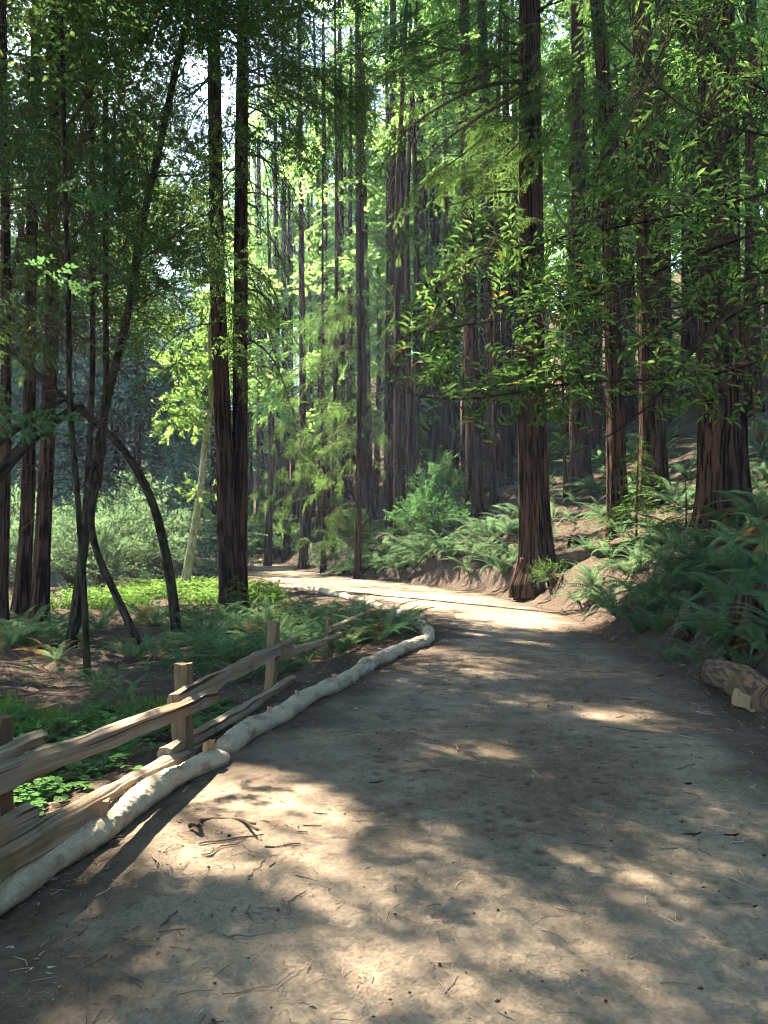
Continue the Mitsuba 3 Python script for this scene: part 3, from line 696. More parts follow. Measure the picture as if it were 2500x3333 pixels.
# --- redwoods up the bank and beyond the bend: pixels of the axis, depth, width in pixels, height, label, group
ORD = ('first', 'second', 'third', 'fourth', 'fifth', 'sixth', 'seventh')
near_bank = 'dark redwood trunk high up the bank right of the bend'
REDS = [
    ([(1549, 1700), (1541, 1400), (1528, 900), (1517, 400), (1512, 0)], 31, 56, 36, 'reddish redwood trunk, left of a close pair behind the bank edge', None),
    ([(1612, 1650), (1608, 1400), (1595, 900), (1577, 400), (1570, 0)], 34, 56, 37, 'reddish redwood trunk, right of a close pair behind the bank edge', None),
    ([(1889, 1560), (1884, 1300), (1884, 800), (1882, 300), (1878, 0)], 28, 62, 36, 'dark redwood trunk standing far up the slope between two nearer trunks', None),
    ([(2012, 1760), (2005, 1400), (1985, 700), (1963, 250), (1942, 0)], 20, 58, 33, 'leaning redwood trunk right of the fluted redwood, behind a sapling', None),
    ([(2126, 1650), (2122, 1300), (2105, 700), (2093, 300), (2088, 0)], 22, 80, 34, 'thick redwood trunk with a sunlit left edge, right of the sapling', None),
    ([(2357, 1690), (2350, 1400), (2342, 900), (2334, 400), (2330, 0)], 15.8, 148, 33, 'broadest redwood trunk, dark, at the right above the ferns', None),
    ([(2003, 1300), (2003, 700), (2000, 300), (1996, 0)], 32, 34, 35, near_bank, 'redwoods up the bank'),
    ([(2048, 1300), (2046, 400), (2044, 0)], 36, 40, 36, near_bank, 'redwoods up the bank'),
    ([(2160, 1300), (2153, 400), (2150, 0)], 30, 62, 36, near_bank, 'redwoods up the bank'),
    ([(2250, 1300), (2240, 500), (2236, 0)], 33, 56, 36, near_bank, 'redwoods up the bank'),
    ([(2450, 1300), (2446, 500), (2444, 0)], 27, 50, 36, near_bank, 'redwoods up the bank'),
    ([(1838, 1500), (1832, 1250), (1826, 1000)], 27, 12, 9, 'thin dark pole of a young redwood up the slope', None),
    ([(1268, 1610), (1268, 1200), (1275, 700), (1280, 0)], 39, 40, 38, 'redwood trunk standing above the lit ferns', 'redwoods beyond the outer bend'),
    ([(1316, 1580), (1314, 1200), (1312, 700), (1310, 0)], 40, 36, 38, 'redwood trunk standing above the lit ferns', 'redwoods beyond the outer bend'),
    ([(1385, 1520), (1383, 1200), (1375, 700), (1363, 0)], 44, 52, 40, 'redwood trunk standing above the lit ferns', 'redwoods beyond the outer bend'),
    ([(1432, 1500), (1428, 1200), (1415, 700), (1404, 0)], 45, 50, 40, 'redwood trunk standing above the lit ferns', 'redwoods beyond the outer bend'),
    ([(1480, 1450), (1476, 1200), (1465, 700), (1453, 0)], 48, 26, 40, 'redwood trunk standing above the lit ferns', 'redwoods beyond the outer bend'),
    ([(1183, 1700), (1180, 1400), (1172, 900), (1168, 500), (1165, 0)], 36, 36, 37, 'straight redwood trunk by the far road', 'redwoods along the far road'),
    ([(1205, 1700), (1200, 1400), (1192, 900), (1186, 500)], 41, 22, 37, 'straight redwood trunk by the far road', 'redwoods along the far road'),
    ([(1116, 1690), (1112, 1400), (1110, 900), (1108, 500)], 43, 30, 37, 'straight redwood trunk by the far road', 'redwoods along the far road'),
    ([(1064, 1700), (1060, 1400), (1058, 900), (1055, 500)], 46, 26, 37, 'straight redwood trunk by the far road', 'redwoods along the far road'),
    ([(988, 1720), (986, 1400), (982, 900), (978, 500)], 40, 27, 37, 'straight redwood trunk by the far road', 'redwoods along the far road'),
    ([(934, 1760), (930, 1500), (926, 1100)], 50, 26, 38, 'straight redwood trunk by the far road', 'redwoods along the far road'),
    ([(905, 1770), (903, 1500), (900, 1100)], 52, 26, 38, 'straight redwood trunk by the far road', 'redwoods along the far road'),
    ([(850, 1810), (847, 1500), (845, 1100)], 56, 26, 38, 'redwood trunk where the road vanishes, left of it', 'redwoods where the road vanishes'),
    ([(815, 1800), (813, 1500), (811, 1100)], 60, 24, 38, 'redwood trunk where the road vanishes, left of it', 'redwoods where the road vanishes'),
    ([(128, 1990), (143, 1700), (158, 1380), (170, 1000)], 16.5, 48, 28, 'reddish redwood trunk at the left behind the leaning dead logs', None),
    ([(70, 1960), (88, 1700), (95, 1380), (100, 1000)], 18, 44, 28, 'second reddish redwood trunk at the far left, behind the first', None),
    ([(5, 1960), (15, 1600), (20, 1200)], 17, 36, 28, 'redwood trunk cut by the left edge of the photo', None),
]
for i, (px, d, w, H, lab, grp) in enumerate(REDS):
    if grp:
        mates = sorted(q[0][0][0] for q in REDS if q[5] == grp)
        lab = f'{lab}, {ORD[mates.index(px[0][0])]} from the left'
    t = thing('redwood_tree', lab, 'tree', grp)
    ax, g = spine(px, d, H)
    near = d < 24
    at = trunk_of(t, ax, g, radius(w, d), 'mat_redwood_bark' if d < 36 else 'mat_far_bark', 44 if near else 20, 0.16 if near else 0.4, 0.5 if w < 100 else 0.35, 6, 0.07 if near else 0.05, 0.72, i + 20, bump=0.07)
    if w < 15:
        redwood_crown(t, at, 2.5, 9, 22, (0.6, 1.4), 'middle_redwood_bough', 400 + i, (-.1, -.4), 1.5, 0.01, sub_size=(.5, .9))
        continue
    right = d < 30 and px[0][0] > 1800
    left = px[0][0] < 300
    z0 = 10 if right else 8 if d < 36 else 6.5
    if px[0][0] in (850, 815, 905, 934):
        z0 = 9
    n = 22 if right else 30 if left else 34 if d < 30 else 20
    redwood_crown(t, at, z0, H - 0.5, n, (2.0, 4.2) if not left else (1.5, 3), 'middle_redwood_bough' if d < 30 else 'far_redwood_bough', 400 + i, (-.1, -.6), 0.9 if d > 30 else 1.1, 0.03, sub_size=(1.0, 1.6) if d < 30 else (1.5, 2.4))
    r = rng_of(600 + i)
    if 24 < d < 50 and not left:                       # short dead limbs below the crown
        m = MB()
        for k in range(22):
            z, th, L_ = r.uniform(g + 1.5, z0 + 3), r.uniform(0, 6.28), r.uniform(0.7, 2.4)
            q = np.linspace(0, 1, 5)[:, None]
            m.add(*tube(at(z) + np.array([math.cos(th), math.sin(th), 0]) * L_ * q + np.array([0, 0, 1]) * L_ * (0.1 * q - r.uniform(.1, .7) * q ** 2), np.linspace(0.02, 0.006, 5), 4, cap=False))
        part(t, 'dead_limbs', m.ply('mat_twig', True), kind='stuff')

r = rng_of(880)
got = []
while len(got) < 66:
    d, u = r.uniform(31, 66), (r.uniform(840, 1760) if len(got) < 46 else r.uniform(1760, 2520))
    p = np.array([(u - 1250) / F * d, d])
    if p[0] < XR(d) + .8 or any(np.hypot(*(p - q)) < 1.5 for q in got):
        continue
    got.append(p)
    i = len(got)
    right = u > 1760
    t = thing('redwood_tree', 'slim dark redwood trunk on the upper slope behind the bank' if right else 'slim dark redwood trunk in the stand beyond the bend', 'tree', 'slim trunks on the slope' if right else 'slim trunks beyond the bend')
    g, H = float(gz(*p)), r.uniform(28, 38)
    at = trunk_of(t, np.array([[*p, g - .4], [p[0] + r.normal(0, .15), p[1], g + H * .5], [p[0] + r.normal(0, .4), p[1], g + H]]), g, r.uniform(.12, .26), 'mat_far_bark', 14, .8, .4, 6, .05, .75, i)
    redwood_crown(t, at, g + r.uniform(12, 19), g + H, 10, (1.8, 3.4), 'far_redwood_bough', 8800 + i, (-.1, -.6), .8, .03, sub_size=(1.5, 2.2))
    m = MB()
    for k in range(12):
        z, th, L_ = r.uniform(g + 2, g + 14), r.uniform(0, 6.28), r.uniform(.7, 2.6)
        q = np.linspace(0, 1, 5)[:, None]
        m.add(*tube(at(z) + np.array([math.cos(th), math.sin(th), 0]) * L_ * q + np.array([0, 0, 1]) * L_ * (0.1 * q - r.uniform(.1, .8) * q ** 2), np.linspace(0.022, 0.006, 5), 4, cap=False))
    part(t, 'dead_limbs', m.ply('mat_twig', True), kind='stuff')

# --- far forest: tall conifers and broadleaved trees that close the view
r = rng_of(900)
spots = []
while len(spots) < 104:
    d = r.uniform(46, 125)
    u = r.uniform(-150, 2650) if len(spots) < 80 else r.uniform(-150, 1000)
    p = np.array([(u - 1250) / F * d, d])
    if XL(p[1]) - 2 < p[0] < XR(p[1]) + 1.5 or any(np.hypot(*(p - q)) < 3.0 for q in spots):
        continue
    if 480 < u < 620 and d < 60:
        continue
    spots.append(p)
for i, p in enumerate(spots):
    u = 1250 + F * p[0] / p[1]
    side = 'left' if u < 720 else 'middle' if u < 1500 else 'right'
    lab = {'left': 'distant hazy conifer with blue shade put into its colour, left of the twin redwood', 'middle': 'distant sunlit conifer closing the view beyond the bend', 'right': 'distant conifer high on the slope behind the bank trees'}[side]
    t = thing('conifer_tree', lab, 'tree', {'left': 'far conifers on the left', 'middle': 'far conifers in the middle', 'right': 'far conifers on the slope'}[side])
    H = r.uniform(22, 34) if side != 'left' else r.uniform(20, 30)
    g = float(gz(*p))
    base = np.array([p[0], p[1], g - 0.4])
    ax = np.array([base, base + [r.normal(0, .2), r.normal(0, .2), H * .5], base + [r.normal(0, .4), r.normal(0, .4), H]])
    at = trunk_of(t, ax, g, r.uniform(0.25, 0.42), 'mat_far_bark', 10, 1.5, 0.3, 0, 0, 0.85, i, bump=0.03)
    redwood_crown(t, at, g + r.uniform(1.5, 5) if side == 'left' else g + r.uniform(4, 9), g + H, 46 if side == 'left' else 22, (2.2, 4.6), 'shade_tinted_bough' if side == 'left' else 'distant_redwood_bough' if p[1] > 58 else 'far_redwood_bough', 1000 + i, (-.1, -.5), 0.5, 0.03, bare=0.35, sub_size=(2.0, 3.2))

# --- broadleaved trees in the sun behind the twin redwood, and at the far bend
for (px, d, w, blobs, lab) in (
    ([(603, 1900), (625, 1766), (655, 1578), (670, 1427), (681, 1352), (684, 1200), (690, 1000)], 27, 28, [((630, 1230), 1.1, 50), ((600, 1330), .8, 36), ((650, 1120), 1.0, 44), ((630, 1040), 0.9, 30), ((570, 1350), .5, 14), ((640, 1600), .35, 6), ((700, 1590), .4, 6), ((710, 1000), 1.1, 14)],
     'pale leaning young maple with glowing yellow-green leaves behind the twin redwood'),
):
    t = thing('maple_tree', lab, 'tree')
    ax, g = spine(px, d, 9)
    at = trunk_of(t, ax, g, radius(w, d), 'mat_pale_bark', 20, 0.3, 0.3, 0, 0, 0.6, 3, bump=0.05)
    blob_crown(t, 'maple_bough', [(W(*c, d + rng_of(k).normal(0, .5)), ra, n) for k, (c, ra, n) in enumerate(blobs)], 1201, (0.5, 0.9), limb_from=at, limb_r=0.02, filt=False)
for i, (u, d, z, ra, n) in enumerate(((870, 44, 17, 4.5, 70), (1000, 50, 21, 5, 80), (1120, 56, 27, 6, 90), (1220, 48, 24, 5, 80), (930, 60, 28, 6, 90), (1400, 60, 30, 6, 90), (1000, 66, 36, 7, 100), (1700, 46, 24, 4.5, 70), (1560, 52, 27, 5, 70), (1900, 40, 24, 4, 60), (2250, 38, 24, 4, 60), (2420, 34, 21, 4, 60))):
    lab = 'sunlit broadleaved tree glowing yellow-green behind the redwoods' if u < 1500 else 'sunlit broadleaved tree high on the slope behind the redwoods'
    t = thing('broadleaved_tree', lab, 'tree', 'glowing trees behind the redwoods' if u < 1500 else 'glowing trees up the slope')
    x = (u - 1250) / F * d
    g = float(gz(x, d))
    ax = np.array([[x, d, g - .4], [x + .3, d, g + (z - g) * .5], [x, d, z + ra]])
    at = trunk_of(t, ax, g, 0.2, 'mat_far_bark', 10, 1.2, 0.3, seed=i)
    rr = rng_of(1300 + i)
    blob_crown(t, 'far_leafy_bough', [(np.array([x, d, z]) + rr.normal(0, 1, 3) * [ra * .5, ra * .4, ra * .7], ra * .55, n // 4) for k in range(4)], 1320 + i, (1.3, 2.2), limb_from=at, limb_r=0.06)

# --- bays at the left: slender stems, dark dense leaves above
LEFT = [
    ([(248, 1978), (275, 1760), (301, 1578), (354, 1276), (410, 1050), (452, 790), (512, 512), (572, 226), (617, 38)], 13.6, 38, 'leaning bay with a mossy trunk slanting up to the right, left of the twin redwood',
     [((560, 60), 1.0, 30), ((480, 200), 1.1, 34), ((540, 480), .9, 24), ((420, 420), 1.1, 34), ((640, 700), 0.9, 22), ((600, 900), .9, 24), ((700, 560), .6, 12), ((690, 830), .6, 12), ((470, 900), .8, 14)]),
    ([(282, 2137), (272, 1900), (262, 1750), (248, 1560), (230, 1350), (225, 1100), (215, 700), (205, 300)], 10.6, 24, 'slender dark bay stem rising from bare leaf litter, nearest at the left',
     [((200, 100), .9, 30), ((120, 330), .8, 26), ((300, 330), .8, 26), ((210, 620), .8, 22), ((90, 640), .8, 22), ((340, 600), .8, 22), ((60, 150), .9, 24), ((380, 120), .9, 24)]),
    ([(429, 2046), (361, 1903), (316, 1798), (297, 1700), (318, 1560), (338, 1400), (345, 1150), (343, 900), (342, 500)], 13.2, 28, 'crooked bay stem bent at its foot, in front of the sunlit meadow',
     [((340, 480), 1.0, 30), ((260, 760), 1.0, 26), ((420, 700), .9, 24), ((330, 300), 1.1, 30), ((250, 900), .8, 16)]),
    ([(576, 1994), (552, 1870), (527, 1743), (497, 1638), (459, 1555), (407, 1472), (354, 1412), (264, 1337), (151, 1246), (75, 1179), (0, 1126), (-120, 1080)], 15, 30, 'dark bay trunk arching far over to the left from beside the twin redwood',
     [((60, 1000), .8, 18), ((-60, 900), .9, 22), ((180, 1100), .5, 8)]),
    ([(255, 1980), (300, 1250), (302, 900), (300, 500), (290, 100)], 15, 26, 'straight dark bay stem behind the leaning mossy one',
     [((290, 100), 1.1, 30), ((200, 420), 1.1, 30), ((400, 300), 1.0, 26), ((130, 760), 1.0, 24)]),
]
for i, (px, d, w, lab, blobs) in enumerate(LEFT):
    t = thing('bay_tree', lab, 'tree')
    if i == 3:
        pts = [W(u, v, d) for u, v in px]
        pts[0][2] = float(gz(pts[0][0], d)) - 0.3
        pts = curve(pts, 60)
        part(t, 'trunk', MB().add(*tube(pts, np.linspace(1.15, 0.5, 60) * radius(w, d), 14, 0.1, 4, vscale=2)).ply('mat_bay_bark', True))
        at = lambda z, p=pts: p[min(59, 44 + int(z * 0))]
    else:
        ax, g = spine(px, d, 15)
        at = trunk_of(t, ax, g, radius(w, d) * .85, 'mat_bay_bark', 16, 0.15, 0.25, 0, 0, 0.55, i, bump=0.1)
    rr = rng_of(1400 + i)
    blob_crown(t, 'dark_leafy_bough', [(W(*c, d + rr.normal(0, .7)), ra, int(n * .85)) for c, ra, n in blobs], 1420 + i, (0.55, 0.95), limb_from=at, limb_r=0.02)
    if i in (0, 1, 2, 4):                               # the crown goes on above the frame
        top = W(px[-1][0], px[-1][1], d)
        blob_crown(t, 'dark_leafy_bough', [(top + rr.normal(0, 1, 3) * [1.8, 1.5, 1.6] + [0, 0, 2.0], 1.3, 34) for k in range(9)], 1440 + i, (0.6, 1.1), clear=0.6)
    m = MB()                                            # dead twigs inside the crown's lower half
    for k in range(40):
        z = rr.uniform(2.2, 6.5)
        a = at(z) if i != 3 else pts[rr.integers(15, 59)]
        th = rr.uniform(0, 6.28)
        b = a + np.array([math.cos(th), math.sin(th), rr.uniform(-.5, .4)]) * rr.uniform(.5, 1.9)
        mid = (a + b) / 2 + rr.normal(0, .12, 3)
        m.add(*tube(curve([a, mid, b], 6), np.linspace(.009, .003, 6), 3, cap=False))
        for q in range(3):
            m.add(*tube(curve([mid, mid + rr.normal(0, .35, 3)], 3), [.004, .003, .002], 3, cap=False))
    part(t, 'dead_twigs', m.ply('mat_twig', True), kind='stuff')
for k, (a, b, w, lab) in enumerate((((-60, 1600), (150, 1390), 46, 'dead leaning log at the left edge, lower and thicker of two'), ((-60, 1490), (120, 1350), 30, 'dead leaning log at the left edge, upper and thinner of two'))):
    pts = curve([W(*a, 12.2), (W(*a, 12.2) + W(*b, 12.8)) / 2 + [0, 0, .05], W(*b, 12.8), W(b[0] + 120, b[1] - 70, 13.2)], 20)
    pts = np.vstack([[pts[0] + (pts[0] - pts[3]) * 2.2], pts])
    solo('leaning_log', MB().add(*tube(pts, np.linspace(1.1, .5, 21) * radius(w, 12.3), 12, .1, 6)).ply('mat_bay_bark', True), lab, 'log')
b = thing('dead_branch', 'bare dead branch with forking twigs crossing the hazy gap left of the twin redwood', 'branch')
rr = rng_of(1501)
m = MB()
main = curve([W(135, 1060, 12), W(300, 1120, 12.3), W(420, 1230, 12.6), W(530, 1330, 12.9), W(575, 1410, 13)], 16)
m.add(*tube(main, np.linspace(.022, .006, 16), 6, .05, cap=False))
for k in range(26):
    a = main[rr.integers(2, 15)]
    e = a + np.array([rr.uniform(-.2, .9), rr.normal(0, .3), rr.uniform(-.8, .5)])
    mid = (a + e) / 2 + rr.normal(0, .08, 3)
    m.add(*tube(curve([a, mid, e], 6), np.linspace(.009, .0035, 6), 4, cap=False))
    for q in range(3):
        s = mid + (e - mid) * rr.random()
        m.add(*tube(curve([s, s + rr.normal(0, .16, 3) + [.1, 0, -.1]], 3), [.004, .0035, .003], 3, cap=False))
scene[b] = m.ply('mat_twig', True)

# ------------------------------------------------------------------ added crowns and trees, mostly unseen, placed to shade the road
def canopy(tree, at, blobs, seed, leaf=(.15, .075), bsdf='mat_broad_dark', limb_r=.04):
    """Clumps of single leaves round forking limbs, in the blobs (centre, radius, leaves)."""
    r = rng_of(seed)
    limbs, P_, D_ = MB(), [], []
    for c, rad, n in blobs:
        c = np.asarray(c, float)
        s = at(c[2] - rad * 1.3)
        for k in range(5):
            e = c + unit(r.normal(0, 1, 3)) * rad * .8
            pts = curve([s, (s + e) / 2 + r.normal(0, .15, 3) * rad, e], 8)
            if not in_cut_shaft(pts, .12, 1).any():
                limbs.add(*tube(pts, np.linspace(limb_r, limb_r * .2, 8) * .6, 4, cap=False))
        q = unit(r.normal(0, 1, (n // 16, 3))) * (r.random(n // 16) ** .4)[:, None] * rad * [1, 1, .8]
        q = np.repeat(c + q, 16, 0) + r.normal(0, .22, (n // 16 * 16, 3)) * [1, 1, .5]
        P_.append(q)
    P_ = np.vstack(P_)
    P_ = P_[~in_cut_shaft(P_, 0.03, seed)]
    th = r.uniform(0, 6.28, len(P_))
    D_ = np.stack([np.cos(th), np.sin(th), r.uniform(-.7, .2, len(P_))], 1)
    s_ = r.uniform(.6, 1.2, len(P_))
    v, f = scatter(*KITE, P_, frames(D_, np.array([0, 0, 1.]) + r.normal(0, .5, (len(P_), 3))), np.stack([s_ * leaf[0], s_ * leaf[1] * 1.2, s_ * leaf[0]], 1))
    part(tree, 'limbs', limbs.ply('mat_twig', True), kind='stuff')
    part(tree, 'foliage', mikit.ply((v, f), bsdf), kind='stuff')


r = rng_of(1600)
canopy(tw, atR, [(np.array([x_, y_, 1.6 + .695 * y_ + 2.6 + h_]), r.uniform(1.5, 2.4), 2800) for x_, y_, h_ in zip(r.uniform(-8, 1.5, 32), r.uniform(16.5, 25, 32), r.uniform(0, 11, 32))], 1601, (.2, .08), 'mat_needle')
t = thing('redwood_tree', 'tall redwood added behind the twin redwood, its unseen crown shading the right bank', 'tree')  # added so that its unseen crown shades the bank at the right
at = trunk_of(t, np.array([[-5.8, 29, -.5], [-6.35, 29, 21], [-6.6, 29, 36.0]]), float(gz(-5.8, 29)), .17, 'mat_far_bark', 16, .8, .4, 6, .05, .75, 6)
r = rng_of(1606)
canopy(t, at, [(np.array([x_, y_, 1.6 + .695 * y_ + 2.2 + h_]), r.uniform(1.6, 2.4), 2300) for x_, y_, h_ in zip(r.uniform(-12, -.5, 38), r.uniform(26, 31, 38), r.uniform(0, 8, 38))], 1607, (.24, .10), 'mat_needle')
for k, (x, y, H, lab) in enumerate(((-8.6, 8.2, 13, 'unseen bay tree added outside the left edge, its crown shading the road'), (-9.5, 13.5, 17, 'tall bay tree outside the left edge, its crown added to shade the road bend'), (-6.8, 5.0, 10, 'low unseen bay tree added nearest the camera to shade the road'), (-13.5, 18.5, 17, 'farthest tall bay tree added outside the left edge to shade the litter under the left trees'),
                                  (-14.5, 24, 14, 'spreading bay tree added for shade outside the left edge beside the thicket'), (-11.0, 20.5, 11, 'dark bay tree added for shade at the left edge behind the reddish redwoods'),
                                  (-12.4, 15.3, 10.5, 'broad low bay tree added for shade outside the left edge, between the two tall ones'))):
    t = thing('bay_tree', lab, 'tree')  # added trees, placed to block the sun over road and litter
    g = float(gz(x, y))
    ax = np.array([[x, y, g - .3], [x + .3, y + .2, g + H * .45], [x + 1.2, y + .6, g + H]])
    at = trunk_of(t, ax, g, .17, 'mat_bay_bark', 12, .4, .4, seed=k)
    canopy(t, at, [(np.array([x + 2.6, y + 1.2, H]) + r.uniform(-1, 1, 3) * [3.9, 3.9, 2.8], r.uniform(1.0, 1.5), 3300 if k < 3 else 800) for q in range(28 if k < 4 else 20)] + ([(np.array([-4.4, 10.6, 10.8]) + r.uniform(-1, 1, 3) * [1.6, 1.8, 1.5], 1.1, 3000) for q in range(9)] if k == 2 else []), 1610 + k, (.105, .05) if k < 3 else (.15, .075))  # the low tree gets extra clumps that block a bright road patch

for k, (x, y) in enumerate(((7.5, 3), (9, -4), (5.5, -7), (-5, -5), (-8, -1), (12, 8), (2, -12), (-4, -13), (14, -2), (-14, 4), (9, -12), (-11, -9), (15, 15), (-17, 12), (18, 6))):
    t = thing('redwood_tree', 'unseen redwood of the forest round the photographer, added to dim the sky light', 'tree', 'redwoods outside the photo')  # unseen trees added to cut the sky fill behind and beside the camera
    rr = rng_of(1650 + k)
    g, H = float(gz(x, y)), rr.uniform(24, 32)
    at = trunk_of(t, np.array([[x, y, g - .3], [x, y, g + H * .5], [x + .2, y, g + H]]), g, rr.uniform(.25, .4), 'mat_far_bark', 12, .8, .4, seed=k)
    canopy(t, at, [(np.array([x, y, g + z]) + rr.uniform(-1, 1, 3) * [2.2, 2.2, .5], rr.uniform(1.5, 2.2), 480) for z in np.linspace(3.5, H, 13)], 1670 + k, (.38, .16), 'mat_needle', .03)

# ------------------------------------------------------------------ the split-rail fence
def split_timber(a, b, w, h, seed, n=26, twist=0.25, ragged=0.03, up=(0, 0, 1), taper=0.1):
    """A rail or post split from a log: an uneven five- or six-sided section swept from a to b."""
    r = rng_of(seed)
    a, b = np.asarray(a, float), np.asarray(b, float)
    sec = np.array([[-.5, -.5], [.1, -.56], [.5, -.42], [.52, .1], [.38, .5], [-.12, .56], [-.5, .4], [-.53, -.1]]) + r.normal(0, .045, (8, 2))
    L = np.linalg.norm(b - a)
    x = (b - a) / L
    y = unit(np.cross(up, x))
    z = np.cross(x, y)
    q = np.linspace(0, 1, n)
    V, UV = [], []
    for i, t in enumerate(q):
        an = twist * (t - .5) + 0.05 * math.sin(5 * t + seed)
        sc = np.array([w, h]) * (1 - taper * t) * (1 + 0.10 * (meshkit.noise(np.array([[t * L * 4, seed, 0]]))[0] - .5))
        s = sec * sc
        s = s + (meshkit.noise(np.stack([np.full(8, t * L * 5.0), np.arange(8) * 3.1, np.full(8, seed * 1.0)], 1)) - .5)[:, None] * 0.022
        s = np.stack([s[:, 0] * math.cos(an) - s[:, 1] * math.sin(an), s[:, 0] * math.sin(an) + s[:, 1] * math.cos(an)], 1)
        end = (r.normal(0, ragged, 8) if i in (0, n - 1) else np.zeros(8))
        c = a + (b - a) * t + y * 0.014 * math.sin(3.3 * t + seed) + z * 0.012 * math.sin(4.1 * t + 2 * seed)
        V.append(c + s[:, :1] * y + s[:, 1:] * z + end[:, None] * x)
        UV.append(np.stack([np.concatenate([[0], np.cumsum(np.linalg.norm(np.diff(sec * [w, h], axis=0), axis=1))]), np.full(8, t * L)], 1))
    V = np.array(V)
    # each long face has vertices of its own so that its edges stay crisp
    v, f, uv = [], [], []
    for k in range(8):
        k2 = (k + 1) % 8
        base = len(v) and sum(len(x_) for x_ in v)
        col = np.stack([V[:, k], V[:, k2]], 1).reshape(-1, 3)
        per = np.linalg.norm((sec[k2] - sec[k]) * [w, h])
        u0 = UV[0][k, 0] + seed * .37
        tuv = np.stack([np.tile([u0, u0 + per], n), np.repeat(q * L + seed * 1.7, 2)], 1)
        i = np.arange(n - 1) * 2
        f.append(np.vstack([np.stack([i, i + 2, i + 3], 1), np.stack([i, i + 3, i + 1], 1)]) + base)
        v.append(col), uv.append(tuv)
    for e in (0, n - 1):
        base = sum(len(x_) for x_ in v)
        c = V[e].mean(0)
        v.append(np.vstack([V[e], c[None]]))
        uv.append(np.vstack([sec * [w, h], [[0, 0]]]) + seed)
        k = np.arange(8)
        f.append(np.stack([k, (k + 1) % 8, np.full(8, 8)], 1) + base)
    return MB().add(np.vstack(v), np.vstack(f), np.vstack(uv))


fence = thing('split_rail_fence', 'weathered split-rail wooden fence along the left edge of the dirt road', 'fence')
posts = [((2, 2335), 3.6, .10, .10), ((600, 2158), 5.7, .125, .11), ((886, 2024), 8.3, .11, .10), ((1069, 2012), 10.9, .10, .09), ((1184, 1993), 13.1, .085, .08)]
PT = []
for i, ((u, v), d, w, h) in enumerate(posts):
    top = W(u, v, d)
    lean = np.array([-0.03, 0.02, 0]) if i == 1 else np.array([0.02, 0, 0])
    bot = np.array([top[0], top[1], -0.55]) + lean * -1.2
    PT.append(top)
    part(fence, 'post', split_timber(bot, top, w, h, 3 + i, 16, 0.1, 0.004, up=(0.3 + .2 * i, 1, 0)).ply('mat_post', True))
rails = [  # pixel and depth of both ends, height and thickness
    ((-330, 2668), 2.75, (690, 2260), 6.0, .125, .085), ((-240, 2560), 2.9, (122, 2408), 3.85, .075, .08), ((566, 2286), 5.35, (948, 2088), 8.75, .125, .085), ((905, 2139), 8.35, (1110, 2066), 11.4, .095, .08),
    ((1070, 2046), 10.6, (1198, 2000), 13.5, .10, .08),
    ((-280, 2980), 2.75, (668, 2428), 6.1, .135, .09), ((-420, 2880), 2.5, (88, 2662), 3.75, .13, .09), ((540, 2455), 5.35, (950, 2215), 8.7, .125, .085), ((895, 2272), 8.3, (1072, 2165), 11.2, .10, .085), ((1050, 2180), 10.7, (1170, 2110), 13.1, .09, .08)]
for i, (a, da, b, db, h, w) in enumerate(rails):
    part(fence, 'rail', split_timber(W(*a, da), W(*b, db), w * .95, h * .9, 20 + i, 36, ragged=.02).ply('mat_rail', True), label='short broken rail end at the left' if i == 1 else 'mossy lower rail half hidden by ferns' if i == 8 else None)

# ------------------------------------------------------------------ burlap wattles pegged along the road edge
WC = [(-260, 3080), (-120, 2985), (0, 2905), (113, 2826), (226, 2752), (339, 2680), (452, 2600), (565, 2530), (660, 2482), (742, 2452)]
WC2 = [(722, 2440), (753, 2418), (828, 2363), (904, 2325), (979, 2280), (1054, 2242), (1130, 2205), (1190, 2168)]
WC3 = [(1178, 2172), (1249, 2137), (1325, 2104), (1378, 2086), (1396, 2068), (1385, 2048), (1345, 2016), (1290, 1988)]
WC4 = [(1300, 1993), (1250, 1978), (1205, 1963), (1092, 1933), (1001, 1916), (949, 1911), (905, 1908)]


def on_road(u, v, z=0.1):
    d = (1.6 - z) * F / (v - HOR)
    return np.array([(u - 1250) / F * d, d, z])


CRINKLE = lambda q, k: (meshkit.fbm(q * 7, 3, k) - .5) * .03 + (np.abs(meshkit.fbm(q * 24, 2, k + 5) - .5)) * -.022


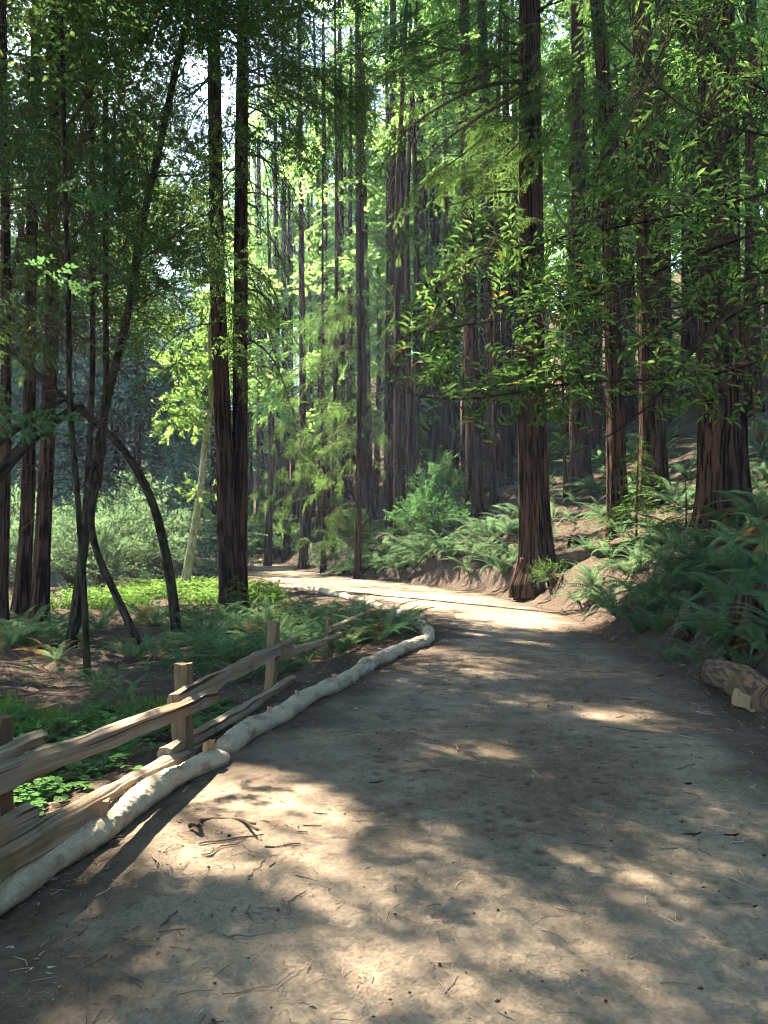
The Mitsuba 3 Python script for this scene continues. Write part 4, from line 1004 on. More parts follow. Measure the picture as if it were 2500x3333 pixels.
wl = ('pale burlap straw wattle nearest the camera, with a sunlit patch beside the lower rail', 'pale burlap straw wattle in the middle, running beside the fence to the ferns',
      'pale burlap straw wattle bent round the corner of the road', 'far burlap straw wattle leading from the bend to the sunny clearing')
WPTS = []
for i, c in enumerate((WC, WC2, WC3, WC4)):
    pts = curve([on_road(u, v, .07) for u, v in c], 60 * len(c))
    L = np.concatenate([[0], np.cumsum(np.linalg.norm(np.diff(pts, axis=0), axis=1))])
    rad = np.ones(len(L)) * (.082, .092, .10, .10)[i]
    per = 1.05 if i < 2 else 0.42
    rad *= 1 - (0.16 if i < 2 else 0.2) * np.exp(-(((L + 0.3 + 0.12 * np.sin(L * 3)) % per - per / 2) / (0.12 if i < 2 else 0.07)) ** 2)
    rad *= 1 - 0.055 * np.exp(-(((L + .04 * np.sin(L * 9)) % .23 - .115) / .022) ** 2) * (.4 + .6 * np.sin(L * 2.3 + i) ** 2)
    rad *= 1 + 0.08 * np.sin(L * 5.1 + i) + 0.05 * np.sin(L * 11.3)
    rad *= np.clip(np.minimum(L, L[-1] - L) / 0.10, 0, 1) ** 0.5 * 0.9 + 0.1
    pts[:, 2] = 0.062 + 0.012 * np.sin(L * 4)
    WPTS.append(pts)
    v, f, uv = tube(pts, rad, 40, 0.10, 60 + i, True, 0, 0, 2.5, 1.5)
    nn = CRINKLE(v, 40 + i)
    v[:, 2] = np.maximum(v[:, 2] * 0.95 + nn, -0.06)
    v[:, 0] += nn * .6
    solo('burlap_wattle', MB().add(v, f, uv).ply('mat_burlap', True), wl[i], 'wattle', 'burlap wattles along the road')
WPTS = np.vstack(WPTS)
r = rng_of(1570)
q = WPTS[r.integers(0, len(WPTS), 700)]
q = q[(np.abs(q[:, 1]) < 11)]
side_ = r.normal(0, .04, len(q))
P_ = q + np.stack([side_, r.normal(0, .02, len(q)), .084 - side_ ** 2 * 7 + .012], 1)
th = r.uniform(0, 6.28, len(P_))
s_ = r.uniform(.006, .03, len(P_))
v_, f_ = scatter(*KITE, P_, frames(np.stack([np.cos(th), np.sin(th), 0 * th], 1), np.array([0, 0, 1.]) + r.normal(0, .3, (len(P_), 3))), np.stack([s_, s_ * .3, s_], 1))
solo('leaf_litter', mikit.ply((v_, f_), 'mat_litter'), 'dry needles and bark chips lying on the burlap wattles', 'litter', kind='stuff')
for k, (u, v, h) in enumerate(((685, 2460, .07), (699, 2445, .08), (367, 2655, .07), (877, 2318, .05), (970, 2266, .07), (1099, 2212, .05), (47, 2850, .10), (950, 1922, .07), (903, 1919, .05), (1180, 1958, .05))):
    p = WPTS[np.argmin(np.hypot(1250 + F * WPTS[:, 0] / WPTS[:, 1] - u, HOR + F * (1.6 - .18) / WPTS[:, 1] - v))] * [1, 1, 0] + [0, 0, .125]
    m = split_timber(p - [0, 0, .14], p + [0.004, 0, h], .032, .032, 90 + k, 5, .05, .003, up=(0, 1, .1))
    where = ('in the near wattle joint, left peg of two', 'in the near wattle joint, right peg of two', 'in the near wattle below the rail end', 'first along the middle wattle', 'second along the middle wattle, beside the lower rail end',
             'third along the middle wattle, among ferns', 'at the left edge of the photo, casting a shadow', 'in the sunny clearing, right peg of two', 'in the sunny clearing, left peg of two', 'in the far wattle')[k]
    solo('wooden_stake', m.ply('mat_stake', True), f'short square wooden stake {where}', 'stake', 'stakes pegging the wattles')

# ------------------------------------------------------------------ logs
def log_along(px, rad, seed, sides=22, n=40, bump=.09):
    pts = curve([np.asarray(q, float) for q in px], n)
    return MB().add(*tube(pts, rad * (1 + 0.06 * np.sin(np.linspace(0, 9, n) + seed)), sides, bump, seed, True, 5, .03, 3, 3))


t = thing('fallen_log', 'thick rough-barked fallen log with a pale split end at the right road edge', 'log')
a, b = np.array([3.62, 8.35, .13]), np.array([3.40, 6.82, 0.12])
a[2] = b[2] = 0.13
part(t, 'trunk', log_along([a + [0, .1, .0], (a + b) / 2 + [0.02, 0, .03], b], 0.165, 3, 30, 60, .14).ply('mat_log_bark', True), label='rough grey-brown bark with a torn reddish band')
e = unit(b - a)
part(t, 'split_face', split_timber(b - e * .48 + [-.145, -.03, -.01], b - e * .06 + [-.15, -.02, -.02], .05, .13, 5, 8, .1, .04).ply('mat_cut_wood', True), label='pale split wood at the near end')
t = thing('rotten_log', 'small mossy rotten log with a dark disc for its hollow end, lying down the right bank among ferns', 'log')
a, b = ground_at(2250, 1950), ground_at(2214, 2095)
part(t, 'trunk', log_along([a + [0, 0.1, .02], (a + b) / 2 + [0, 0, .06], b + [0, 0, .08]], 0.11, 7).ply('mat_log_bark', True))
hb = MB().add(*tube([b + [0, 0, .08], b + unit(b - a) * .012 + [0, 0, .08]], [.085, .08], 16))  # flat dark disc; the shade inside the hollow is only its colour
part(t, 'hollow', hb.ply('mat_far_bark', True), label='dark disc standing for the shade inside the hollow end')
t = thing('tree_stump', 'dark rotten stump at the right edge of the photo, above the fallen log', 'stump')
p = ground_at(2440, 2080)
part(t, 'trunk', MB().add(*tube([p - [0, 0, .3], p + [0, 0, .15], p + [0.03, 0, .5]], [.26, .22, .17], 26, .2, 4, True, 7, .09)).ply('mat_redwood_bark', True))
t = thing('tree_stump', 'low sunlit stump on the needle-covered slope right of the fluted redwood', 'stump')
p = ground_at(1878, 1775)
part(t, 'trunk', MB().add(*tube([p - [0, 0, .3], p + [0, 0, .12], p + [0.03, 0, .25]], [.28, .22, .19], 26, .2, 9, True, 7, .09)).ply('mat_redwood_bark', True))
t = thing('fallen_log', 'mossy fallen trunk lying behind the foot of the fluted redwood', 'log')
p, q = ground_at(1800, 1850), ground_at(2080, 1800)
part(t, 'trunk', log_along([p + [0, .2, .1], (p + q) / 2 + [0, .1, .12], q + [0, .2, .1]], .17, 12).ply('mat_log_bark', True))
for k, (u0, v0, u1, v1) in enumerate(((1712, 1850, 1676, 1950), (1775, 1850, 1835, 1880), (1760, 1870, 1775, 1925))):
    a, b = W(u0, v0, 19.25), ground_at(u1, v1)
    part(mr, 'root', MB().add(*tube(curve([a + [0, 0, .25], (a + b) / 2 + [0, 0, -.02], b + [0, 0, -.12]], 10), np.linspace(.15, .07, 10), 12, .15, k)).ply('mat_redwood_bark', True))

r = rng_of(1580)
for k in range(9):                                      # roots bared by the cut of the bank
    y0 = r.uniform(15.5, 22)
    x0 = float(XR(y0)) + r.uniform(.5, 1.1)
    pts = []
    for q in np.linspace(0, 1, 8):
        x, y = x0 - q * r.uniform(.5, .8) - .1 * math.sin(5 * q + k), y0 + (q - .5) * r.uniform(-.8, .8)
        pts.append([x, y, float(gz(x, y)) + .015])
    solo('root', MB().add(*tube(curve(pts, 16), np.linspace(.03, .008, 16), 7, .2, k)).ply('mat_twig', True), 'bare root hanging down the cut bank below the fluted redwood', 'root', 'roots of the cut bank')
for k, (u, v, L_, lab) in enumerate(((1930, 1740, 1.6, 'fallen branch on the sunlit slope left of the sapling'), (1500, 1840, .9, 'fallen branch low on the bank below the pale shrub'), (1830, 1600, 1.8, 'fallen branch up the shaded slope behind the fluted redwood'), (2230, 1720, 1.2, 'fallen branch beside the small sapling near the broadest redwood'),
                                     (130, 2180, 1.5, 'fallen branch in the litter at the far left'), (420, 2160, 1.1, 'fallen branch in the litter before the crooked bay'), (60, 2270, 1.2, 'curved fallen branch at the left edge above the grass'), (960, 2000, .8, 'fallen branch beside the far wattle'))):
    p = ground_at(u, v)
    th = r.uniform(-.5, .6)
    pts = []
    for q in np.linspace(-.5, .5, 9):
        x, y = p[0] + q * L_ * math.cos(th), p[1] + q * L_ * math.sin(th) + .06 * math.sin(7 * q + k)
        pts.append([x, y, float(gz(x, y)) + .03 + .03 * math.sin(4 * q + k)])
    m = MB().add(*tube(curve(pts, 18), np.linspace(.022, .008, 18), 7, .15, k))
    for j in range(5):
        a = np.array(pts[r.integers(1, 8)])
        m.add(*tube(curve([a, a + r.normal(0, .14, 3) + [0, 0, .1]], 4), np.linspace(.008, .003, 4), 4, cap=False))
    solo('fallen_branch', m.ply('mat_dry_stick', uv=False), lab, 'branch')

# ------------------------------------------------------------------ ferns
def frond_mesh(seed, n=36, L=1.0):
    """A sword-fern frond arching along +x: pinnae in two ranks, widest low down."""
    r = rng_of(seed)
    arch = r.uniform(1.15, 2.0)
    a = math.radians(r.uniform(50, 72))
    t = np.linspace(0, 1, n + 1)
    ang = a - arch * t ** 1.15
    dx, dz = np.cos(ang) / n * L, np.sin(ang) / n * L
    x, z = np.concatenate([[0], np.cumsum(dx)[:-1]]), np.concatenate([[0], np.cumsum(dz)[:-1]])
    sw = np.cumsum(r.normal(0, 0.004, n + 1)) + r.normal(0, 0.05) * t ** 2
    c = np.stack([x, sw, z], 1)
    v, f = [], []
    for i in range(2, n + 1):
        l = 0.098 * L * np.interp(t[i], [0, .12, .3, .7, 1], [.35, .85, 1, .66, .08]) * r.uniform(.9, 1.08)
        w = 0.0205 * L
        ax = np.array([math.cos(ang[i]), 0, math.sin(ang[i])])
        up = np.array([-math.sin(ang[i]), 0, math.cos(ang[i])])
        for s in (-1, 1):
            sd = unit(np.array([0, s, 0]) + ax * r.uniform(.18, .30) + up * (r.uniform(-.04, .04) - .10))
            o = len(v)
            v += [c[i] - ax * w * .5, c[i] + ax * w * .5, c[i] + sd * l * .6 + ax * w * .36, c[i] + sd * l - up * l * .08, c[i] + sd * l * .55 - ax * w * .36]
            f += [[o, o + 1, o + 2], [o, o + 2, o + 4], [o + 4, o + 2, o + 3]] if s < 0 else [[o, o + 2, o + 1], [o, o + 4, o + 2], [o + 4, o + 3, o + 2]]
    rv, rf, _ = tube(c, np.linspace(0.006, 0.0015, n + 1) * L, 3, cap=False)
    rf = rf + len(v)
    return np.vstack([np.array(v), rv]), np.vstack([np.array(f), rf])


FRONDS = [mikit.ply(frond_mesh(1600 + k), 'mat_fern') for k in range(10)]


def fern(p, size, n, label, group, seed, lean=None):
    r = rng_of(seed)
    size, n = size * 1.3, int(n * 1.1)
    t = thing('sword_fern', label, 'fern', group)
    az0 = r.uniform(0, 6.28)
    for k in range(n):
        az = az0 + 2 * math.pi * k / n + r.normal(0, 0.25)
        d = np.array([math.cos(az), math.sin(az), 0.0])
        if lean is not None:
            d = unit(d + np.asarray(lean))
        pitch = r.normal(-0.05, 0.16)
        x = np.array([d[0] * math.cos(pitch), d[1] * math.cos(pitch), math.sin(pitch)])
        R = frames(x[None], np.array([[0, 0, 1.0]]) + r.normal(0, .28, (1, 3)))[0]
        part(t, 'frond', placed(FRONDS[r.integers(0, 10)], M4(R, p + d * 0.03, size * r.uniform(.75, 1.15))))


r = rng_of(1700)
bank = 'dark blue-green sword fern in the fern bank at the right of the road'
down = np.array([-0.55, -0.25, 0])
for i, (u, v, s, n) in enumerate(((2010, 2010, .95, 15), (1960, 1965, .7, 12), (2080, 2060, .75, 12), (2120, 1950, .85, 14), (2180, 1870, .85, 14), (1930, 1905, .85, 13), (2050, 1870, .8, 13), (2150, 2060, .6, 10), (2250, 1930, .9, 14), (2330, 1860, .95, 14),
                                  (2420, 1790, .9, 15), (2470, 1700, 1.0, 14), (2300, 1790, .9, 14), (2200, 1790, .9, 14), (2100, 1790, .8, 12), (2360, 1980, .85, 13), (2450, 1900, .9, 13), (2260, 2060, .6, 10), (2330, 2090, .6, 11),
                                  (2480, 2020, .7, 12), (2420, 2200, .55, 11), (2490, 2130, .6, 12), (2180, 2150, .42, 8), (2560, 1820, 1.0, 13), (2560, 1950, .9, 13), (1880, 1960, .55, 9), (2390, 2120, .6, 10), (2320, 2170, .55, 9), (2560, 2080, .8, 12),
                                  (2150, 1830, .8, 12), (2390, 1720, .85, 12), (2520, 1760, .9, 12), (2270, 1860, .8, 12), (2060, 1940, .7, 11), (2210, 1990, .7, 11))):
    lab = {0: 'large sword fern hanging a long blue-green frond down the bank foot at the right', 20: 'bright sword fern behind the fallen log at the right road edge', 11: 'sword fern arching pale fronds before the broadest redwood'}.get(i, bank)
    fern(ground_at(u, v), s * .9, n, lab, None if lab != bank else 'ferns of the right bank', 1710 + i, down * r.uniform(.3, 1))
for i, (u, v, s, n) in enumerate(((1120, 1868, .9, 14), (1175, 1866, .95, 15), (1235, 1862, .95, 15), (1300, 1860, .85, 14), (1350, 1850, .8, 13), (1270, 1815, .9, 13), (1340, 1810, .9, 13), (1400, 1805, .85, 13), (1440, 1790, .8, 12), (1210, 1820, .8, 12),
                                  (1560, 1745, .9, 14), (1610, 1755, .9, 14), (1660, 1735, .85, 12), (1500, 1800, .6, 10), (1545, 1790, .6, 9))):
    fern(ground_at(u, v), s * 1.3, int(n * 1.3), 'sunlit sword fern on the outer bend of the road', 'sunlit ferns on the outer bend', 1760 + i, (-.35, -.3, 0))
for i, (u, v, s, n) in enumerate(((930, 1800, .8, 12), (980, 1835, .7, 11), (1040, 1850, .7, 11), (1010, 1800, .7, 10), (1090, 1820, .8, 11), (940, 1770, .9, 11), (1880, 1640, .8, 11), (1930, 1600, .9, 11), (1960, 1500, 1.0, 11), (2060, 1480, 1.0, 11), (1850, 1460, 1.0, 10), (2200, 1640, .9, 12),
                                  (2240, 1560, 1.0, 11), (2220, 1650, .9, 12), (2170, 1440, 1.0, 10), (2470, 1590, .9, 11), (1800, 1690, .7, 10), (1960, 1690, .7, 10), (1720, 1600, .8, 10), (1760, 1500, .9, 10))):
    fern(ground_at(u, v), s, n, 'sword fern on the shaded slope behind the bank', 'ferns of the slope behind', 1790 + i, (-.3, -.2, 0))
for i, (u, v, s, n) in enumerate(((700, 2160, .8, 13), (640, 2110, .7, 12), (780, 2190, .8, 13), (860, 2120, .8, 13), (940, 2130, .75, 12), (1010, 2070, .8, 13), (1080, 2090, .75, 12), (1140, 2060, .8, 12), (1230, 2060, .75, 12), (1290, 2070, .65, 11), (1190, 2090, .6, 11), (720, 2060, .8, 12),
                                  (1000, 2160, .6, 11), (1110, 2130, .6, 10), (820, 2050, .8, 12), (920, 2040, .8, 12), (1060, 2010, .7, 11), (1160, 2010, .7, 11), (1300, 2030, .55, 10), (1340, 2060, .5, 9))):
    fern(ground_at(u, v), s, n, 'shaded blue-green sword fern behind the fence', 'ferns behind the fence', 1820 + i)
for i, (u, v, s, n) in enumerate(((20, 2120, .8, 12), (90, 2110, .8, 12), (160, 2090, .8, 12), (215, 2100, .8, 11), (60, 2080, .8, 11), (230, 2060, .7, 10), (330, 2250, .5, 8), (400, 2270, .45, 8), (530, 2110, .5, 8), (500, 2140, .5, 8))):
    fern(ground_at(u, v), s, n, 'dim sword fern in the litter under the left trees', 'ferns under the left trees', 1850 + i)

def scatter_ferns(n, u0, u1, v0, v1, gap, size, label, group, seed, lean=None, cond=None):
    r, got = rng_of(seed), []
    for _ in range(n * 30):
        if len(got) == n:
            break
        p = ground_at(r.uniform(u0, u1), r.uniform(v0, v1))
        if 8 < p[1] < 55 and not float(XL(p[1])) - .5 < p[0] < float(XR(p[1])) + .5 and all(np.hypot(*(p - q)[:2]) > gap for q in got) and (cond is None or cond(p)):
            got.append(p)
            fern(p, size * r.uniform(.7, 1.15), int(r.integers(9, 14)), label, group, seed + len(got), lean)


scatter_ferns(60, 1250, 2520, 1380, 1780, .9, .9, 'sword fern on the shaded slope behind the bank', 'ferns of the slope behind', 18600, (-.3, -.2, 0))
scatter_ferns(16, -40, 760, 2000, 2150, .7, .72, 'dim sword fern in the litter under the left trees', 'ferns under the left trees', 18700)
scatter_ferns(30, 560, 1345, 1985, 2220, .42, .72, 'shaded blue-green sword fern behind the fence', 'ferns behind the fence', 19100)
scatter_ferns(14, 880, 1180, 1770, 1850, .6, .8, 'sword fern on the dark bank beside the far road', 'ferns of the far bank', 18800, (-.4, -.2, 0))
scatter_ferns(14, 1900, 2500, 1750, 2100, .5, .8, bank, 'ferns of the right bank', 18900, down)
scatter_ferns(20, 1090, 1680, 1740, 1880, .45, 1.1, 'sunlit sword fern on the outer bend of the road', 'sunlit ferns on the outer bend', 19000, (-.35, -.3, 0))

# ------------------------------------------------------------------ saplings and shrubs
def sapling(u, v, h, label, seed, spread=0.45, n=26, kind='near_redwood_bough', d=None):
    t = thing('redwood_sapling', label, 'sapling')
    p = ground_at(u, v) if d is None else np.array([(u - 1250) / F * d, d, float(gz((u - 1250) / F * d, d))])
    r = rng_of(seed)
    pts = curve([p - [0, 0, .1], p + [r.normal(0, .03), 0, h * .5], p + [r.normal(0, .05), 0, h]], 10)
    part(t, 'trunk', MB().add(*tube(pts, np.linspace(.012 + .008 * h, .004, 10), 7)).ply('mat_twig', True))
    z = np.linspace(.18, 1, n) ** .9
    th = np.arange(n) * 2.4 + r.normal(0, .3, n)
    pos = np.array([np.interp(z * h + p[2], pts[:, 2], pts[:, k]) for k in (0, 1)] + [p[2] + z * h]).T
    boughs(t, kind, pos, np.stack([np.cos(th), np.sin(th), r.uniform(-.3, .1, n)], 1), spread * h * (1.15 - z) * r.uniform(.7, 1.2, n) + .1, seed, .15, filt=False)


sapling(770, 2010, 1.05, 'young redwood sapling with tiered flat sprays in front of the twin redwood', 1901, .5, 30)
sapling(845, 1990, .9, 'thin young redwood sapling right of the one before the twin redwood', 1902, .4, 20)
sapling(930, 2060, .9, 'small redwood sapling among the ferns behind the far fence post', 1903, .5, 22)
sapling(2072, 1790, 2.6, 'slender redwood sapling with layered sprays before the leaning redwood trunk', 1904, .42, 46)
sapling(2230, 1750, 1.7, 'small redwood sapling beside the broadest redwood', 1905, .35, 22)
sapling(640, 2060, .6, 'very small redwood sapling low in the ferns left of the fence', 1906, .6, 14)


def shrub(u, v, h, rad, n, kind, label, seed, size=(.3, .6), d=None, group=None, cat='shrub', squash=1.0):
    t = thing('shrub', label, cat, group)
    p = ground_at(u, v) if d is None else np.array([(u - 1250) / F * d, d, float(gz((u - 1250) / F * d, d))])
    r = rng_of(seed)
    m = MB()
    pos, dirs = [], []
    for k in range(n):
        th, e = r.uniform(0, 6.28), r.random() ** .6
        tip = p + np.array([math.cos(th) * rad * e, math.sin(th) * rad * e * squash, h * r.uniform(.25, 1.0) * (1.1 - .45 * e)])
        pts = curve([p + r.normal(0, .04, 3) * [1, 1, 0], (p + tip) / 2 + [0, 0, h * .1], tip], 6)
        m.add(*tube(pts, np.linspace(.009, .003, 6), 3, cap=False))
        pos.append(pts[4])
        dirs.append(unit(pts[5] - pts[3] + r.normal(0, .1, 3)))
    part(t, 'stems', m.ply('mat_twig', True), kind='stuff')
    boughs(t, kind, np.array(pos), np.array(dirs), r.uniform(*size, n), seed, filt=False)


shrub(1800, 1905, .62, .5, 60, 'fine_shrub_bough', 'rounded dark green bush at the foot of the fluted redwood', 1921, (.22, .36))
shrub(1400, 1760, 2.1, 1.5, 110, 'shrub_bough', 'pale leafy shrub with tiered leaves above the lit ferns', 1922, (.5, .9))
shrub(1440, 1700, 3.0, 1.2, 70, 'shrub_bough', 'taller leafy shrub behind the pale shrub above the lit ferns', 1923, (.5, .9))
shrub(1150, 1790, 1.7, 1.3, 100, 'fine_shrub_bough', 'grey-green twiggy bush on the bank at the far bend, left of the lit ferns', 1924, (.4, .7))
shrub(960, 1790, 1.6, 1.3, 60, 'far_leafy_bough', 'shaded shrub overhanging the far road from the right bank', 1925, (.6, 1.0))
for i, (u, d, h, ra, n, kind) in enumerate(((330, 27, 3.2, 2.0, 90, 'thicket_bough'), (440, 30, 4.2, 2.0, 110, 'thicket_bough'), (520, 34, 3.4, 2.2, 90, 'thicket_bough'), (230, 30, 3.4, 2.2, 90, 'thicket_bough'), (130, 33, 3.5, 2.2, 80, 'thicket_bough'), (590, 38, 3.2, 2.2, 80, 'thicket_bough'),
                                            (680, 36, 2.8, 2.0, 70, 'thicket_bough'), (420, 42, 6.0, 2.6, 110, 'thicket_bough'), (300, 44, 6.0, 3, 110, 'thicket_bough'), (800, 50, 3.5, 2.2, 80, 'thicket_bough'), (30, 28, 3.4, 2.2, 80, 'thicket_bough'))):
    shrub(u, 0, h, ra, int(n * .9), kind, 'leafy shrub of the pale thicket beyond the meadow at the left', 1940 + i, (.7, 1.3), d=d, group='thicket beyond the meadow')
# --- drooping sunlit redwood sprays that hang over the far road, from the trees there
for kk, (px, d, w, n, z0, z1, lab) in enumerate((
        ([(1166, 1760), (1168, 1400), (1172, 900)], 30, .13, 20, 2.6, 11, 'young redwood whose pale sunlit sprays hang over the road left of the lit ferns'),
        ([(1052, 1760), (1050, 1300), (1050, 900)], 35, .12, 34, 3, 14, 'young redwood with hanging sprays at the far right side of the road'),
        ([(1265, 1700), (1262, 1300), (1260, 900)], 37, .12, 30, 4, 15, 'young redwood with hanging sprays high behind the lit ferns'),
        ([(880, 1800), (878, 1400), (880, 1000)], 47, .14, 34, 3, 16, 'young redwood with hanging sprays where the road vanishes'))):
    t = thing('redwood_tree', lab, 'tree')
    ax, g = spine(px, d, 20)
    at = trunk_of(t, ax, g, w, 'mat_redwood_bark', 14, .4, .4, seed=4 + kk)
    r = rng_of(1960 + 40 * kk)
    z = g + r.uniform(z0, z1, n)
    th = r.uniform(2.3, 4.6, n) if kk == 0 else r.uniform(0, 6.28, n)
    for i in range(n):
        L_ = r.uniform(1.6, 3.6)
        q = np.linspace(0, 1, 7)[:, None]
        pts = at(z[i]) + np.array([math.cos(th[i]), math.sin(th[i]), 0]) * L_ * q + np.array([0, 0, 1]) * L_ * (.15 * q - .62 * q ** 2)
        part(t, 'limb', MB().add(*tube(pts, np.linspace(.022, .006, 7), 4, cap=False)).ply('mat_twig', True))
        boughs(t, 'middle_redwood_bough', pts[[2, 3, 4, 5, 6, 6]], unit(np.gradient(pts, axis=0)[[2, 3, 4, 5, 6, 6]] + r.normal(0, .35, (6, 3)) + [0, 0, -.2]), r.uniform(0.45, .8, 6), 1961 + 40 * kk + i, clear=.2, filt=kk > 0)

# ------------------------------------------------------------------ ground cover at the left: ivy-like brambles, grass, meadow
IVY = (np.array([[0, 0, 0], [.25, .42, .04], [.7, .4, .0], [1, 0, -.1], [.7, -.4, 0], [.25, -.42, .04], [.5, 0, -.05]]), np.array([[0, 6, 1], [1, 6, 2], [2, 6, 3], [3, 6, 4], [4, 6, 5], [5, 6, 0]]))
r = rng_of(2000)
for i in range(44):
    for _ in range(60):
        u, v = r.uniform(-60, 760), r.uniform(2270, 2660)
        p = ground_at(u, v)
        lo = np.interp(u, [0, 300, 700], [2330, 2330, 2300])
        if v > lo and v < np.interp(u, [0, 560, 760], [2640, 2420, 2400]) + 40 and p[0] < float(XL(p[1])) - .25:
            break
    t = thing('bramble_plant', 'low trailing bramble with three-lobed green leaves behind the near fence rails', 'plant', 'brambles behind the near fence')
    st, P_, D_ = MB(), [], []
    for s in range(r.integers(4, 7)):
        th, L_ = r.uniform(0, 6.28), r.uniform(.15, .42)
        q = np.linspace(0, 1, 6)[:, None]
        pts = p + np.array([math.cos(th), math.sin(th), 0]) * L_ * q + np.array([0, 0, 1]) * L_ * (r.uniform(.5, 1.1) * q - .45 * q ** 2)
        st.add(*tube(pts, .0025, 3, cap=False))
        for k in range(1, 6):
            for j in range(3):
                a = th + (j - 1) * 1.15 + r.normal(0, .25) + (0.5 if k % 2 else -.5)
                P_.append(pts[k])
                D_.append([math.cos(a), math.sin(a), r.uniform(-.2, .35)])
    part(t, 'stems', st.ply('mat_grass', uv=False), kind='stuff')
    v_, f_ = scatter(*IVY, np.array(P_), frames(np.array(D_), np.array([0, 0, 1.]) + r.normal(0, .25, (len(P_), 3))), r.uniform(.035, .075, len(P_)))
    part(t, 'leaves', mikit.ply((v_, f_), 'mat_ivy'), kind='stuff')


def blades(P_, h, w, seed, lean=.5):
    r = rng_of(seed)
    n = len(P_)
    th = r.uniform(0, 6.28, n)
    side = np.stack([np.cos(th), np.sin(th), 0 * th], 1)
    out = np.stack([-np.sin(th), np.cos(th), 0 * th], 1) * r.uniform(.1, 1, n)[:, None] * lean
    hh = (h * r.uniform(.5, 1.1, n))[:, None]
    up = np.array([0, 0, 1.0])
    a, b = P_ - side * w, P_ + side * w
    c, d = P_ + up * hh * .6 + out * hh * .35 - side * w * .8, P_ + up * hh * .6 + out * hh * .35 + side * w * .8
    e = P_ + up * hh * .85 + out * hh
    v = np.stack([a, b, c, d, e], 1).reshape(-1, 3)
    k = np.arange(n)[:, None] * 5
    return v, np.vstack([k + [0, 1, 3], k + [0, 3, 2], k + [2, 3, 4]])


def area_points(n, u0, u1, v0, v1, seed, cond=None):
    r = rng_of(seed)
    out = []
    # points of the ground spread evenly over the picture's area
    U, V_ = r.uniform(u0, u1, n), r.uniform(v0, v1, n)
    d = (1.6 + .26) * F / (V_ - HOR)
    x = (U - 1250) / F * d
    z = gz(x, d)
    p = np.stack([x, d, z], 1)
    keep = np.ones(n, bool) if cond is None else cond(p, U, V_)
    return p[keep]


left_of = lambda m_: (lambda p, U, V_: p[:, 0] < XL(p[:, 1]) - m_)
gp = area_points(5200, 0, 620, 2270, 2430, 2101, lambda p, U, V_: (meshkit.fbm(p * 1.7, 2, 4) > .5) & (p[:, 0] < XL(p[:, 1]) - .5))
key = solo('grass', mikit.ply(blades(gp, .2, .003, 2102), 'mat_grass'), 'bright green grass tufts growing among the brambles behind the near fence', 'grass', kind='stuff')
mp = rng_of(2103).uniform([-9.3, 20.5], [-2.9, 28], (9500, 2))
mp = np.column_stack([mp, gz(mp[:, 0], mp[:, 1])])
mp = mp[(mp[:, 0] < XL(mp[:, 1]) - 1.2) & (meshkit.fbm(mp * .8, 2, 8) > .38)]
v1, f1 = blades(mp, .32, .010, 2104, .8)
q = rng_of(2105)
lp = mp[:5200] + np.array([0, 0, 1.0]) * q.uniform(.1, .45, min(5200, len(mp)))[:, None]
th = q.uniform(0, 6.28, len(lp))
v2, f2 = scatter(*IVY, lp, frames(np.stack([np.cos(th), np.sin(th), q.uniform(-.3, .2, len(lp))], 1), np.array([0, 0, 1.]) + q.normal(0, .3, (len(lp), 3))), q.uniform(.06, .14, len(lp)))
solo('meadow', mikit.ply((np.vstack([v1, v2]), np.vstack([f1, f2 + len(v1)])), 'mat_grass'), 'glowing yellow-green ground plants of the sunlit clearing left of the twin redwood', 'ground cover', kind='stuff')
up_ = rng_of(2106).uniform([-16, 9], [-1, 50], (9000, 2))
up_ = np.column_stack([up_, gz(up_[:, 0], up_[:, 1])])
up_ = up_[(up_[:, 0] < XL(up_[:, 1]) - 1.0) & (meshkit.fbm(up_ * .5, 2, 18) > np.where(up_[:, 1] < 17, .56, .42))]
q = rng_of(2107)
th = q.uniform(0, 6.28, len(up_))
v2, f2 = scatter(*IVY, up_ + np.array([0, 0, 1.]) * q.uniform(.03, .35, len(up_))[:, None], frames(np.stack([np.cos(th), np.sin(th), q.uniform(-.3, .2, len(up_))], 1), np.array([0, 0, 1.]) + q.normal(0, .3, (len(up_), 3))), q.uniform(.05, .12, len(up_)))
solo('ground_cover', mikit.ply((v2, f2), 'mat_ivy'), 'low green ground cover scattered over the dark floor under the left trees', 'ground cover', kind='stuff')
up_ = rng_of(2108).uniform([-3, 10], [24, 60], (16000, 2))
up_ = np.column_stack([up_, gz(up_[:, 0], up_[:, 1])])
up_ = up_[(up_[:, 0] > XR(up_[:, 1]) + .7) & (meshkit.fbm(up_ * .45, 2, 28) > np.where(up_[:, 1] < 16, .52, .45))]
th = q.uniform(0, 6.28, len(up_))
v2, f2 = scatter(*IVY, up_ + np.array([0, 0, 1.]) * q.uniform(.02, .3, len(up_))[:, None], frames(np.stack([np.cos(th), np.sin(th), q.uniform(-.3, .2, len(up_))], 1), np.array([0, 0, 1.]) + q.normal(0, .3, (len(up_), 3))), q.uniform(.05, .11, len(up_)))
solo('ground_cover', mikit.ply((v2, f2), 'mat_ivy'), 'low leafy plants scattered over the slope right of the road', 'ground cover', kind='stuff')

